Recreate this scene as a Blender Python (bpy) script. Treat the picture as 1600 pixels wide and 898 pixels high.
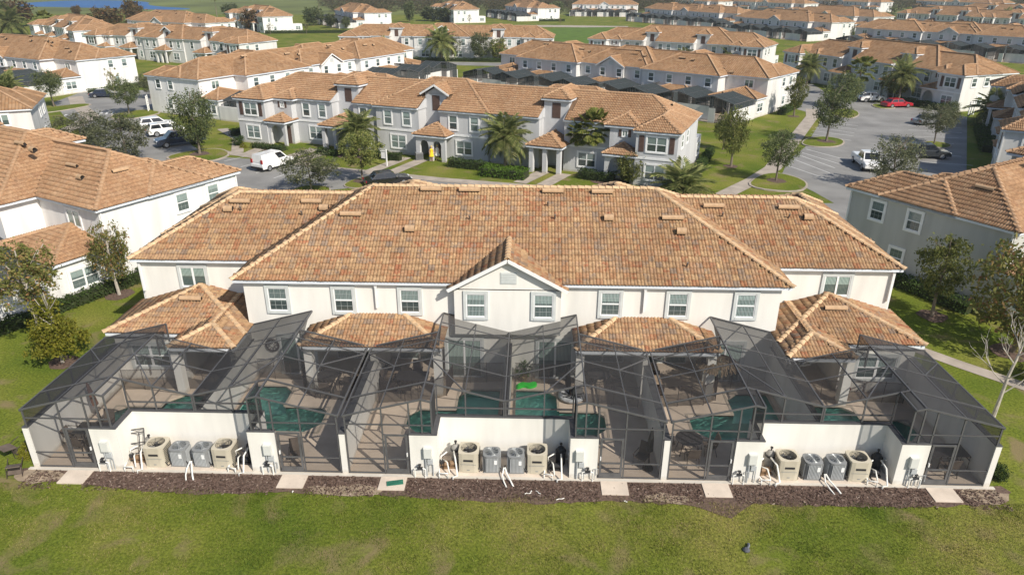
import bpy, bmesh, math, random
import numpy as np
from mathutils import Matrix, Vector
rnd = random.Random(7)
PI = math.pi
sc = bpy.context.scene
for o in list(bpy.data.objects): bpy.data.objects.remove(o)
C = sc.collection

# ------------------------------------------------------------ camera, sky, sun
cam = bpy.data.cameras.new('camera'); camo = bpy.data.objects.new('camera', cam); C.objects.link(camo)
CP = Vector((0.9905, -24.0887, 19.3628)); pitch, yaw, roll = 0.414526, 0.0274318, -0.00292715
fw = Vector((-math.sin(yaw)*math.cos(pitch), math.cos(yaw)*math.cos(pitch), -math.sin(pitch)))
rt = Vector((math.cos(yaw), math.sin(yaw), 0)); dn = fw.cross(rt)
r2 = math.cos(roll)*rt + math.sin(roll)*dn; d2 = -math.sin(roll)*rt + math.cos(roll)*dn
camo.matrix_world = Matrix(((r2.x, -d2.x, -fw.x, CP.x), (r2.y, -d2.y, -fw.y, CP.y), (r2.z, -d2.z, -fw.z, CP.z), (0, 0, 0, 1)))
cam.sensor_width = 36; cam.lens = 36*1106.518/1600; cam.clip_end = 8000; cam.clip_start = .5
sc.camera = camo
SUN_EL, SUN_AZ = math.radians(40), math.radians(136)
w = bpy.data.worlds.new('World'); sc.world = w; w.use_nodes = True
nt = w.node_tree; bg = nt.nodes['Background']; sky = nt.nodes.new('ShaderNodeTexSky')
sky.sky_type = 'NISHITA'; sky.sun_disc = False; sky.sun_elevation = SUN_EL; sky.sun_rotation = SUN_AZ
nt.links.new(sky.outputs[0], bg.inputs[0]); bg.inputs[1].default_value = .09
sl = bpy.data.lights.new('sun', 'SUN'); sl.energy = 4.2; sl.angle = math.radians(.5); sl.color = (1, .93, .82)
so = bpy.data.objects.new('sun', sl); C.objects.link(so)
sd = Vector((math.sin(SUN_AZ)*math.cos(SUN_EL), math.cos(SUN_AZ)*math.cos(SUN_EL), math.sin(SUN_EL)))
so.rotation_euler = sd.to_track_quat('Z', 'Y').to_euler(); so.location = (60, -60, 80)
sc.view_settings.view_transform = 'Standard'; sc.view_settings.look = 'None'
sc.view_settings.exposure = 0.38; sc.view_settings.gamma = 1
sc.cycles.transparent_max_bounces = 24; sc.cycles.max_bounces = 6

# ------------------------------------------------------------ materials
def new_mat(name):
    m = bpy.data.materials.new(name); m.use_nodes = True
    n = m.node_tree; b = n.nodes['Principled BSDF']; return m, n, b
def N(n, t, **k):
    x = n.nodes.new('ShaderNode'+t)
    for a, v in k.items(): setattr(x, a, v)
    return x
def ramp(n, stops, interp='LINEAR'):
    r = N(n, 'ValToRGB'); r.color_ramp.interpolation = interp; e = r.color_ramp.elements
    while len(e) < len(stops): e.new(.5)
    for i, (p, c) in enumerate(stops): e[i].position = p; e[i].color = (*c, 1)
    return r
def mat(name, col, rough=.8, var=.12, scale=3., bump=0., bscale=60., metal=0., spec=.3, detail=4):
    m, n, b = new_mat(name)
    b.inputs['Roughness'].default_value = rough; b.inputs['Metallic'].default_value = metal
    b.inputs['Specular IOR Level'].default_value = spec
    tc = N(n, 'TexCoord'); no = N(n, 'TexNoise'); no.inputs['Scale'].default_value = scale; no.inputs['Detail'].default_value = detail
    n.links.new(tc.outputs['Object'], no.inputs['Vector'])
    lo = tuple(max(0, c*(1-var)) for c in col); hi = tuple(min(1, c*(1+var)) for c in col)
    r = ramp(n, [(.3, lo), (.7, hi)]); n.links.new(no.outputs[0], r.inputs[0]); n.links.new(r.outputs[0], b.inputs['Base Color'])
    if bump:
        n2 = N(n, 'TexNoise'); n2.inputs['Scale'].default_value = bscale; n.links.new(tc.outputs['Object'], n2.inputs['Vector'])
        bp = N(n, 'Bump'); bp.inputs['Strength'].default_value = bump; bp.inputs['Distance'].default_value = .02
        n.links.new(n2.outputs[0], bp.inputs['Height']); n.links.new(bp.outputs[0], b.inputs['Normal'])
    return m
def stucco(name, col, stain=.15):
    m, n, b = new_mat(name); b.inputs['Roughness'].default_value = .9; b.inputs['Specular IOR Level'].default_value = .15
    tc = N(n, 'TexCoord'); a = N(n, 'TexNoise'); a.inputs['Scale'].default_value = .5; a.inputs['Detail'].default_value = 6
    mp = N(n, 'Mapping'); mp.inputs['Scale'].default_value = (2.2, 2.2, .35)
    n.links.new(tc.outputs['Object'], mp.inputs[0]); n.links.new(mp.outputs[0], a.inputs['Vector'])
    r = ramp(n, [(.32, tuple(c*(1-stain) for c in col)), (.6, col)]); n.links.new(a.outputs[0], r.inputs[0])
    sz = N(n, 'SeparateXYZ'); n.links.new(tc.outputs['Object'], sz.inputs[0]); dn_ = N(n, 'TexNoise'); dn_.inputs['Scale'].default_value = 3; dn_.inputs['Detail'].default_value = 6; n.links.new(tc.outputs['Object'], dn_.inputs['Vector'])
    mz = N(n, 'MapRange'); mz.inputs[1].default_value = 0; mz.inputs[2].default_value = .45; mz.inputs[3].default_value = .75; mz.inputs[4].default_value = -.45; n.links.new(sz.outputs[2], mz.inputs[0])
    ad = N(n, 'Math', operation='ADD'); n.links.new(dn_.outputs[0], ad.inputs[0]); n.links.new(mz.outputs[0], ad.inputs[1]); rd = ramp(n, [(.5, (0, 0, 0)), (1.0, (.55, .55, .55))]); n.links.new(ad.outputs[0], rd.inputs[0])
    md = N(n, 'MixRGB'); md.inputs[2].default_value = (.40, .34, .26, 1); n.links.new(rd.outputs[0], md.inputs[0]); n.links.new(r.outputs[0], md.inputs[1])
    n.links.new(md.outputs[0], b.inputs['Base Color'])
    f = N(n, 'TexNoise'); f.inputs['Scale'].default_value = 35; n.links.new(tc.outputs['Object'], f.inputs['Vector'])
    bp = N(n, 'Bump'); bp.inputs['Strength'].default_value = .25; bp.inputs['Distance'].default_value = .02
    n.links.new(f.outputs[0], bp.inputs['Height']); n.links.new(bp.outputs[0], b.inputs['Normal'])
    return m
def tile_geo_mat(name, stops):
    """every tile is a mesh island or an object of its own and gets its own fired colour"""
    m, n, b = new_mat(name); b.inputs['Roughness'].default_value = .85; b.inputs['Specular IOR Level'].default_value = .15
    g = N(n, 'NewGeometry'); oi = N(n, 'ObjectInfo'); ad = N(n, 'Math', operation='ADD'); fr = N(n, 'Math', operation='FRACT')
    n.links.new(g.outputs['Random Per Island'], ad.inputs[0]); n.links.new(oi.outputs['Random'], ad.inputs[1]); n.links.new(ad.outputs[0], fr.inputs[0])
    ra = ramp(n, stops, 'CONSTANT'); n.links.new(fr.outputs[0], ra.inputs[0])
    f7 = N(n, 'Math', operation='MULTIPLY'); f7.inputs[1].default_value = 7.31; fr2 = N(n, 'Math', operation='FRACT'); n.links.new(fr.outputs[0], f7.inputs[0]); n.links.new(f7.outputs[0], fr2.inputs[0])
    rb = ramp(n, stops, 'CONSTANT'); n.links.new(fr2.outputs[0], rb.inputs[0]); gp = N(n, 'NewGeometry'); nf = N(n, 'TexNoise'); nf.inputs['Scale'].default_value = 4.5; nf.inputs['Detail'].default_value = 3; n.links.new(gp.outputs['Position'], nf.inputs['Vector'])
    rf = ramp(n, [(.38, (0, 0, 0)), (.62, (1, 1, 1))]); n.links.new(nf.outputs[0], rf.inputs[0]); r = N(n, 'MixRGB'); n.links.new(rf.outputs[0], r.inputs[0]); n.links.new(ra.outputs[0], r.inputs[1]); n.links.new(rb.outputs[0], r.inputs[2])
    no = N(n, 'TexNoise'); no.inputs['Scale'].default_value = 6; no.inputs['Detail'].default_value = 6
    tc = N(n, 'NewGeometry'); n.links.new(tc.outputs['Position'], no.inputs['Vector'])
    r2_ = ramp(n, [(.3, (.66, .63, .61)), (.68, (1.1, 1.07, 1.03))]); n.links.new(no.outputs[0], r2_.inputs[0])
    n3 = N(n, 'TexNoise'); n3.inputs['Scale'].default_value = .35; n.links.new(tc.outputs['Position'], n3.inputs['Vector'])
    r3 = ramp(n, [(.35, (.86, .84, .82)), (.65, (1.05, 1.05, 1.05))]); n.links.new(n3.outputs[0], r3.inputs[0])
    mx = N(n, 'MixRGB', blend_type='MULTIPLY'); mx.inputs[0].default_value = 1
    n.links.new(r.outputs[0], mx.inputs[1]); n.links.new(r2_.outputs[0], mx.inputs[2])
    my = N(n, 'MixRGB', blend_type='MULTIPLY'); my.inputs[0].default_value = 1
    n.links.new(mx.outputs[0], my.inputs[1]); n.links.new(r3.outputs[0], my.inputs[2])
    n.links.new(my.outputs[0], b.inputs['Base Color'])
    return m
def tile_far_mat(name, stops):
    m, n, b = new_mat(name); b.inputs['Roughness'].default_value = .9; b.inputs['Specular IOR Level'].default_value = .1
    uv = N(n, 'UVMap'); sp = N(n, 'SeparateXYZ'); n.links.new(uv.outputs[0], sp.inputs[0])
    du = N(n, 'Math', operation='DIVIDE'); du.inputs[1].default_value = .335; dv = N(n, 'Math', operation='DIVIDE'); dv.inputs[1].default_value = .38
    n.links.new(sp.outputs[0], du.inputs[0]); n.links.new(sp.outputs[1], dv.inputs[0])
    fu = N(n, 'Math', operation='FLOOR'); fv = N(n, 'Math', operation='FLOOR'); n.links.new(du.outputs[0], fu.inputs[0]); n.links.new(dv.outputs[0], fv.inputs[0])
    cb = N(n, 'CombineXYZ'); n.links.new(fu.outputs[0], cb.inputs[0]); n.links.new(fv.outputs[0], cb.inputs[1])
    wn = N(n, 'TexWhiteNoise', noise_dimensions='2D'); n.links.new(cb.outputs[0], wn.inputs['Vector'])
    r = ramp(n, stops, 'CONSTANT'); n.links.new(wn.outputs['Value'], r.inputs[0])
    no = N(n, 'TexNoise'); no.inputs['Scale'].default_value = .5; no.inputs['Detail'].default_value = 7; g = N(n, 'NewGeometry'); n.links.new(g.outputs['Position'], no.inputs['Vector'])
    r3 = ramp(n, [(.3, (.8, .79, .78)), (.68, (1.06, 1.04, 1.02))]); n.links.new(no.outputs[0], r3.inputs[0])
    my = N(n, 'MixRGB', blend_type='MULTIPLY'); my.inputs[0].default_value = 1
    n.links.new(r.outputs[0], my.inputs[1]); n.links.new(r3.outputs[0], my.inputs[2]); n.links.new(my.outputs[0], b.inputs['Base Color'])
    pu = N(n, 'Math', operation='FRACT'); n.links.new(du.outputs[0], pu.inputs[0]); pv = N(n, 'Math', operation='FRACT'); n.links.new(dv.outputs[0], pv.inputs[0])
    sn = N(n, 'Math', operation='MULTIPLY'); sn.inputs[1].default_value = 2*PI; n.links.new(pu.outputs[0], sn.inputs[0])
    s2 = N(n, 'Math', operation='SINE'); n.links.new(sn.outputs[0], s2.inputs[0])
    h = N(n, 'Math', operation='SUBTRACT'); n.links.new(s2.outputs[0], h.inputs[0]); n.links.new(pv.outputs[0], h.inputs[1])
    bp = N(n, 'Bump'); bp.inputs['Strength'].default_value = .7; bp.inputs['Distance'].default_value = .06
    n.links.new(h.outputs[0], bp.inputs['Height']); n.links.new(bp.outputs[0], b.inputs['Normal'])
    return m
BUFF, TAN, ORG, RED, GRY, PNK = (.415, .282, .168), (.378, .243, .14), (.352, .20, .112), (.335, .15, .085), (.275, .205, .155), (.38, .245, .155)
PAL_MAIN = [(0, BUFF), (.2, TAN), (.37, ORG), (.53, GRY), (.66, PNK), (.80, RED), (.87, (.45, .305, .175)), (.95, (.33, .215, .135))]
PAL_TAN = [(0, (.41, .265, .16)), (.25, (.39, .24, .14)), (.5, (.425, .285, .18)), (.7, (.375, .225, .13)), (.85, (.345, .21, .13)), (.93, (.40, .25, .15))]
PAL_FAR = [(0, (.385, .235, .13)), (.25, (.355, .21, .112)), (.5, (.40, .255, .15)), (.7, (.33, .19, .10)), (.85, (.355, .225, .13)), (.93, (.29, .17, .095))]
MT_MAIN = tile_geo_mat('tile_mixed_clay', PAL_MAIN); MT_TAN = tile_geo_mat('tile_tan_clay', PAL_TAN); MT_FAR = tile_far_mat('tile_far_clay', PAL_FAR)
MT_RIDGE = mat('ridge_tile_buff', (.56, .39, .235), .85, .25, 4)
MT_RIDGEF = mat('ridge_tile_far', (.42, .265, .155), .85, .2, 1)
MT_LIP = mat('tile_end_shade', (.21, .125, .07), .95, .3, 6); MT_UNDER = mat('roof_underlay', (.16, .10, .06), .95)  # tile ends: course-line shade and dirt painted in as dark brown
W_CREAM = stucco('stucco_cream', (.80, .78, .73)); W_WHITE = stucco('stucco_white', (.80, .79, .77)); W_GREY = stucco('stucco_grey', (.56, .565, .575))
W_BEIGE = stucco('stucco_pale_grey', (.70, .69, .67)); W_DGREY = stucco('stucco_warm_grey', (.50, .50, .47))
TRIM = mat('trim_white', (.80, .80, .79), .5, .04); TRIMG = mat('trim_pale_grey', (.56, .585, .575), .7, .06); GUT = mat('gutter_white', (.70, .74, .80), .4, .08, 1.2)
MUNT = mat('muntin_grey', (.36, .39, .38), .5, .05); FRAMEW = mat('window_frame_white', (.82, .83, .83), .4, .03); SHUT = mat('shutter_brown', (.12, .075, .06), .6, .15)
BRONZE = mat('aluminium_bronze', (.095, .095, .098), .5, .2, 3, metal=0, spec=.5)
DECK = mat('deck_beige', (.56, .46, .365), .9, .1, 1.3, .1, 40); CONC = mat('concrete', (.38, .33, .28), .9, .18, .9, .15, 25)
PADM = mat('pad_concrete', (.62, .53, .44), .9, .12, 1.5, .1, 30)
ASPH = mat('asphalt', (.24, .235, .225), .9, .2, .3, .2, 40, detail=10); PAINT = mat('road_paint', (.62, .62, .60), .7, .12, 2)
def glass(name, dark, light, rough=.08):
    m, n, b = new_mat(name); oi = N(n, 'ObjectInfo'); tc = N(n, 'TexCoord')
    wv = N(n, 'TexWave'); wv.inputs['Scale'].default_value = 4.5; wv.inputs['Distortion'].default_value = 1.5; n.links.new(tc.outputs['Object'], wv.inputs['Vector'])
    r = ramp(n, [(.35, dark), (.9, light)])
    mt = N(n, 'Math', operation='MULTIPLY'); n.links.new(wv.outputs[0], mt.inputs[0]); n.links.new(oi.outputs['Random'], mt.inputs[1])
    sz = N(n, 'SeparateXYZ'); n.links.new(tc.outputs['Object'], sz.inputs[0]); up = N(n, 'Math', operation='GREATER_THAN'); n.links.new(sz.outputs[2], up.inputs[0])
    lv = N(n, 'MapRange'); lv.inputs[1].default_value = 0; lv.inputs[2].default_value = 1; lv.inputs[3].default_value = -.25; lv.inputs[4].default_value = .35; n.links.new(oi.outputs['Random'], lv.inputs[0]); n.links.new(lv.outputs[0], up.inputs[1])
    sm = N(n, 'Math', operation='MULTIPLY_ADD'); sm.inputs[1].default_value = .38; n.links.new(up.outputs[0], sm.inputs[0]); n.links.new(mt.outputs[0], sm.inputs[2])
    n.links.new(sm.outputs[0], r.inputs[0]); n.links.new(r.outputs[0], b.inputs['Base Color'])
    b.inputs['Roughness'].default_value = rough; b.inputs['Specular IOR Level'].default_value = .8
    return m
GLASS = glass('window_glass', (.05, .068, .068), (.40, .50, .48)); GLASSD = glass('slider_glass', (.06, .09, .085), (.46, .58, .53)); CARG = mat('car_glass', (.015, .018, .022), .05, .1, spec=.9)
def screen_mat(name, T, col):
    """woven fly screen: what gets through the weave falls with the slant, as in a real weave"""
    m, n, b = new_mat(name); out = n.nodes['Material Output']; n.nodes.remove(b)
    tr = N(n, 'BsdfTransparent'); df = N(n, 'BsdfDiffuse'); df.inputs[0].default_value = (*col, 1); mx = N(n, 'MixShader')
    g = N(n, 'NewGeometry'); dt = N(n, 'VectorMath', operation='DOT_PRODUCT'); n.links.new(g.outputs['Normal'], dt.inputs[0]); n.links.new(g.outputs['Incoming'], dt.inputs[1])
    ab = N(n, 'Math', operation='ABSOLUTE'); n.links.new(dt.outputs['Value'], ab.inputs[0])
    mxm = N(n, 'Math', operation='MAXIMUM'); mxm.inputs[1].default_value = .12; n.links.new(ab.outputs[0], mxm.inputs[0])
    iv = N(n, 'Math', operation='DIVIDE'); iv.inputs[0].default_value = 1; n.links.new(mxm.outputs[0], iv.inputs[1])
    pw = N(n, 'Math', operation='POWER'); pw.inputs[0].default_value = T; ip = N(n, 'Math', operation='POWER'); ip.inputs[1].default_value = 1.7; n.links.new(iv.outputs[0], ip.inputs[0]); n.links.new(ip.outputs[0], pw.inputs[1])
    n.links.new(pw.outputs[0], mx.inputs[0]); n.links.new(df.outputs[0], mx.inputs[1]); n.links.new(tr.outputs[0], mx.inputs[2])
    n.links.new(mx.outputs[0], out.inputs[0]); return m
SCREEN = screen_mat('fly_screen', .825, (.055, .055, .057)); SCREENF = screen_mat('fly_screen_far', .58, (.05, .06, .063)); MESHF = screen_mat('pool_fence_mesh', .72, (.05, .04, .035))
def leaf_mat(name, stops):
    m, n, b = new_mat(name); g = N(n, 'NewGeometry'); oi = N(n, 'ObjectInfo'); r = ramp(n, stops); n.links.new(g.outputs['Random Per Island'], r.inputs[0])
    hs = N(n, 'HueSaturation'); n.links.new(r.outputs[0], hs.inputs['Color'])
    mr = N(n, 'MapRange'); mr.inputs[3].default_value = .75; mr.inputs[4].default_value = 1.3; n.links.new(oi.outputs['Random'], mr.inputs[0]); n.links.new(mr.outputs[0], hs.inputs['Value'])
    n.links.new(hs.outputs[0], b.inputs['Base Color']); b.inputs['Roughness'].default_value = .6; b.inputs['Specular IOR Level'].default_value = .25
    tl = N(n, 'BsdfTranslucent'); n.links.new(hs.outputs[0], tl.inputs[0]); mx = N(n, 'MixShader'); mx.inputs[0].default_value = .4
    out = n.nodes['Material Output']; n.links.new(b.outputs[0], mx.inputs[1]); n.links.new(tl.outputs[0], mx.inputs[2]); n.links.new(mx.outputs[0], out.inputs[0])
    return m
L_OAK = leaf_mat('leaves_oak', [(0, (.06, .085, .032)), (.5, (.115, .145, .056)), (1, (.2, .215, .095))])
L_GREY = leaf_mat('leaves_grey_green', [(0, (.085, .10, .05)), (.5, (.16, .175, .09)), (1, (.26, .26, .15))])
L_OLIVE = leaf_mat('leaves_olive', [(0, (.085, .11, .03)), (.5, (.17, .195, .055)), (1, (.27, .26, .08))])
L_AUT = leaf_mat('leaves_autumn', [(0, (.10, .12, .03)), (.5, (.19, .20, .055)), (.8, (.27, .23, .08)), (1, (.30, .15, .075))])
L_FAUT = leaf_mat('leaves_rust', [(0, (.07, .06, .025)), (.5, (.14, .105, .045)), (.8, (.19, .125, .055)), (1, (.22, .10, .05))])
L_YEL = leaf_mat('leaves_yellow_green', [(0, (.14, .16, .018)), (.5, (.27, .27, .03)), (1, (.38, .34, .05))])
L_HEDGE = leaf_mat('leaves_hedge', [(0, (.035, .06, .015)), (.5, (.06, .10, .025)), (1, (.09, .14, .035))])
L_BRIGHT = leaf_mat('leaves_bright', [(0, (.06, .13, .012)), (.5, (.11, .2, .02)), (1, (.15, .25, .035))])
L_PALM = leaf_mat('leaves_palm', [(0, (.12, .155, .05)), (.5, (.22, .25, .085)), (1, (.35, .34, .14))])
L_FPALM = leaf_mat('leaves_fan_palm', [(0, (.10, .13, .025)), (.5, (.19, .22, .045)), (1, (.31, .3, .09))])
STEM = mat('hedge_stems', (.03, .04, .014), .95, .3, 5); BARK = mat('bark', (.2, .165, .13), .95, .3, 4, .4, 20); BARKP = mat('bark_pale', (.42, .38, .33), .95, .25, 4, .3, 20)

# ------------------------------------------------------------ mesh helpers
class MB:
    def __init__(s): s.v = []; s.f = []; s.mi = []; s.uv = []
    def quad(s, pts, mi=0, uv=None):
        b = len(s.v); s.v += [tuple(p) for p in pts]; s.f.append(tuple(range(b, b+len(pts)))); s.mi.append(mi); s.uv += (uv or [(0, 0)]*len(pts))
    def box(s, x0, x1, y0, y1, z0, z1, mi=0, M=None):
        p = [(x0,y0,z0),(x1,y0,z0),(x1,y1,z0),(x0,y1,z0),(x0,y0,z1),(x1,y0,z1),(x1,y1,z1),(x0,y1,z1)]
        if M is not None: p = [tuple(M @ Vector(q)) for q in p]
        b = len(s.v); s.v += p
        for f in ((0,3,2,1),(4,5,6,7),(0,1,5,4),(1,2,6,5),(2,3,7,6),(3,0,4,7)): s.f.append(tuple(b+i for i in f)); s.mi.append(mi); s.uv += [(0,0)]*4
    def bar(s, p, q, a, b=None, mi=0):
        p, q = Vector(p), Vector(q); d = q-p; M = Matrix.Translation(p) @ d.to_track_quat('X', 'Z').to_matrix().to_4x4(); b = b or a
        s.box(0, d.length, -a/2, a/2, -b/2, b/2, mi, M)
    def tube(s, pts, rad, n=8, mi=0, cap=True):
        pts = [Vector(p) for p in pts]; R = rad if isinstance(rad, (list, tuple)) else [rad]*len(pts); base = len(s.v)
        for i, p in enumerate(pts):
            d = (pts[min(i+1, len(pts)-1)]-pts[max(i-1, 0)]); q = d.to_track_quat('Z', 'X')
            for k in range(n):
                a = 2*PI*k/n; s.v.append(tuple(p + q @ Vector((math.cos(a)*R[i], math.sin(a)*R[i], 0))))
        for i in range(len(pts)-1):
            for k in range(n):
                a = base+i*n+k; b = base+i*n+(k+1) % n; s.f.append((a, b, b+n, a+n)); s.mi.append(mi); s.uv += [(0,0)]*4
        if cap:
            s.f.append(tuple(base+k for k in reversed(range(n)))); s.mi.append(mi); s.uv += [(0,0)]*n
            e = base+(len(pts)-1)*n; s.f.append(tuple(e+k for k in range(n))); s.mi.append(mi); s.uv += [(0,0)]*n
    def prism(s, poly, z0, z1, mi=0, axis='z'):
        def P(a, b, c): return {'z': (a, b, c), 'y': (a, c, b), 'x': (c, a, b)}[axis]
        n = len(poly); b = len(s.v); s.v += [P(x, y, z0) for x, y in poly]+[P(x, y, z1) for x, y in poly]
        s.f.append(tuple(b+i for i in reversed(range(n)))); s.f.append(tuple(b+n+i for i in range(n))); s.mi += [mi, mi]; s.uv += [(0,0)]*(2*n)
        for i in range(n):
            j = (i+1) % n; s.f.append((b+i, b+j, b+n+j, b+n+i)); s.mi.append(mi); s.uv += [(0,0)]*4
    def lathe(s, prof, n=12, c=(0,0), mi=0):
        b = len(s.v)
        for r, z in prof:
            for k in range(n): a = 2*PI*k/n; s.v.append((c[0]+r*math.cos(a), c[1]+r*math.sin(a), z))
        for i in range(len(prof)-1):
            for k in range(n): a = b+i*n+k; q = b+i*n+(k+1) % n; s.f.append((a, q, q+n, a+n)); s.mi.append(mi); s.uv += [(0,0)]*4
    def mesh(s, name, mats, smooth=False):
        me = bpy.data.meshes.new(name); me.from_pydata(s.v, [], s.f)
        for m in (mats if isinstance(mats, (list, tuple)) else [mats]): me.materials.append(m)
        if any(s.mi): me.polygons.foreach_set('material_index', s.mi)
        if any(u != (0, 0) for u in s.uv):
            uvl = me.uv_layers.new(name='UVMap'); uvl.data.foreach_set('uv', [c for u in s.uv for c in u])
        if smooth: me.polygons.foreach_set('use_smooth', [True]*len(me.polygons))
        me.update(); return me
    def obj(s, name, mats, parent=None, smooth=False): return link(name, s.mesh(name, mats, smooth), parent)
def link(name, me, parent=None, mw=None):
    o = bpy.data.objects.new(name, me); C.objects.link(o)
    if parent: o.parent = parent
    if mw is not None: o.matrix_local = mw
    return o
def np_mesh(name, V, F, mats, mi=None):
    me = bpy.data.meshes.new(name); V = np.asarray(V, np.float32).reshape(-1, 3); F = np.asarray(F, np.int32); k = F.shape[1]
    me.vertices.add(len(V)); me.vertices.foreach_set('co', V.ravel()); me.loops.add(F.size); me.loops.foreach_set('vertex_index', F.ravel())
    me.polygons.add(len(F)); me.polygons.foreach_set('loop_start', np.arange(0, F.size, k, dtype=np.int32)); me.polygons.foreach_set('loop_total', np.full(len(F), k, np.int32))
    for m in (mats if isinstance(mats, (list, tuple)) else [mats]): me.materials.append(m)
    if mi is not None: me.polygons.foreach_set('material_index', mi)
    me.update(calc_edges=True); return me
def tag(o, label=None, cat=None, group=None, kind=None):
    for k, v in (('label', label), ('category', cat), ('group', group), ('kind', kind)):
        if v: o[k] = v
    return o
def thing(name, label, cat, loc=(0,0,0), rz=0, group=None):
    o = bpy.data.objects.new(name, None); o.empty_display_size = .3; C.objects.link(o); o.location = loc; o.rotation_euler = (0, 0, rz); return tag(o, label, cat, group)
def copy_tree(o, parent=None):
    c = o.copy(); C.objects.link(c)
    if parent: c.parent = parent
    for ch in o.children: copy_tree(ch, c)
    return c
_mc = {}
def cached(key, fn):
    if key not in _mc: _mc[key] = fn()
    return _mc[key]
def leaf_cloud(name, m, clumps, per, r, ls, seed, shape='round', hole=.0, zb=.0):
    """unit crown: many small leaf faces gathered in clumps through the volume"""
    g = np.random.default_rng(seed); cs = []
    while len(cs) < clumps:
        p = g.uniform(-1, 1, 3)
        d = np.linalg.norm(p)
        if (d > 1 and shape != 'cone') or d < .25: continue
        if shape == 'cone': rad = .97*(1-(p[2]+1)/2)**.85+.04
        elif shape == 'oval': rad = math.sqrt(max(0, 1-abs(p[2])**2.2))*(.85+.25*math.sin(5*math.atan2(p[1], p[0])+seed))
        elif shape == 'umbrella': rad = math.sqrt(max(0, 1-p[2]**2)); 
        else: rad = math.sqrt(max(0, 1-p[2]**2))*(.88+.2*math.sin(3*math.atan2(p[1], p[0])+seed*2))
        if math.hypot(p[0], p[1]) > rad: continue
        cs.append(p)
    cs = np.array(cs); cr = r*g.uniform(.6, 1.35, clumps); V = []
    c = np.repeat(cs, per, 0)+g.normal(0, 1, (clumps*per, 3))*np.repeat(cr, per)[:, None]*.5
    nrm = g.normal(0, 1, (len(c), 3))+np.array([0, 0, .5]); nrm /= np.linalg.norm(nrm, axis=1)[:, None]
    t = np.cross(nrm, g.normal(0, 1, (len(c), 3))); t /= np.linalg.norm(t, axis=1)[:, None]; b_ = np.cross(nrm, t)
    s = (ls*g.uniform(.6, 1.4, len(c)))[:, None]
    V = np.stack([c-t*s, c-b_*s*.55, c+t*s, c+b_*s*.55], 1)
    return np_mesh(name, V, np.arange(len(c)*4).reshape(-1, 4), m)
def frame_mw(p, rx, rz): return Matrix.Translation(p) @ Matrix.Rotation(rz, 4, 'Z') @ Matrix.Rotation(rx, 4, 'X')

# ------------------------------------------------------------ roofs
def clip(poly, a, b, c):            # keep a*x+b*y<=c
    out = []
    for i in range(len(poly)):
        p, q = poly[i], poly[(i+1) % len(poly)]; dp = a*p[0]+b*p[1]-c; dq = a*q[0]+b*q[1]-c
        if dp <= 0: out.append(p)
        if dp*dq < 0: t = dp/(dp-dq); out.append((p[0]+(q[0]-p[0])*t, p[1]+(q[1]-p[1])*t))
    return out if len(out) > 2 else []
def notch_out(poly, nts):
    ps = [poly]
    for (x0, x1, yc) in nts:
        nx = []
        for p in ps:
            for q in (clip(p, 1, 0, x0), clip(p, -1, 0, -x1), clip(clip(clip(p, -1, 0, -x0), 1, 0, x1), 0, 1, yc)):
                if q: nx.append(q)
        ps = nx
    return ps
def rect(x0, x1, y0, y1, ze=5.5, s=.52, gable=None, nts=()): return dict(x0=x0, x1=x1, y0=y0, y1=y1, ze=ze, s=s, gable=gable, nts=list(nts))
def faces(r):
    x0, x1, y0, y1 = r['x0'], r['x1'], r['y0'], r['y1']; dx, dy = x1-x0, y1-y0; g = r['gable']
    if dx >= dy and not g:
        h = dy/2; A = (x0+h, y0+h); B = (x1-h, y0+h)
    else:
        h = dx/2; A = (x0+h, y0+(0 if g == 'back' else h)); B = (x0+h, y1-(0 if g == 'front' else h))
    if dx >= dy and not g:
        F = {'back': [(x0,y0),(x1,y0),B,A], 'front': [(x1,y1),(x0,y1),A,B], 'right': [(x1,y0),(x1,y1),B], 'left': [(x0,y1),(x0,y0),A]}
    else:
        F = {'right': [(x1,y0),(x1,y1),B,A], 'left': [(x0,y1),(x0,y0),A,B]}
        if g != 'back': F['back'] = [(x0,y0),(x1,y0),A]
        if g != 'front': F['front'] = [(x1,y1),(x0,y1),B]
    r['ridge'] = (A, B); return F
EDG = {'back': lambda r: ((r['x0'], r['y0']), (1,0), (0,1)), 'front': lambda r: ((r['x1'], r['y1']), (-1,0), (0,-1)),
       'right': lambda r: ((r['x1'], r['y0']), (0,1), (-1,0)), 'left': lambda r: ((r['x0'], r['y1']), (0,-1), (1,0))}
def hgt(r, x, y):
    d = np.minimum(x-r['x0'], r['x1']-x)
    if r['gable'] != 'back': d = np.minimum(d, y-r['y0'])
    if r['gable'] != 'front': d = np.minimum(d, r['y1']-y)
    ok = (x >= r['x0']) & (x <= r['x1']) & (y >= r['y0']) & (y <= r['y1'])
    for (a, b, c) in r['nts']: ok &= ~((x > a) & (x < b) & (y > c))
    return np.where(ok, r['ze']+r['s']*d, -9.)
TW, TL = .335, .385
_pu = [(0,-.004),(.03,.036),(.08,.054),(.128,.036),(.158,-.004),(.178,-.004),(.208,.036),(.258,.054),(.306,.036),(.335,-.004)]   # two rolls to a tile
NP = len(_pu)
TV, TF = [], []
for y, dz in ((-.02, .038), (TL+.03, .0)): TV += [(u, y, z+dz) for u, z in _pu]
TV += [(u, -.012, z-.012) for u, z in _pu]
for i in range(NP-1): TF += [(i, i+1, NP+1+i, NP+i), (2*NP+i, 2*NP+1+i, i+1, i)]
TVn, TFn = np.array(TV), np.array(TF); TMI = np.array([0, 1]*(NP-1), np.int32)
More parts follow.
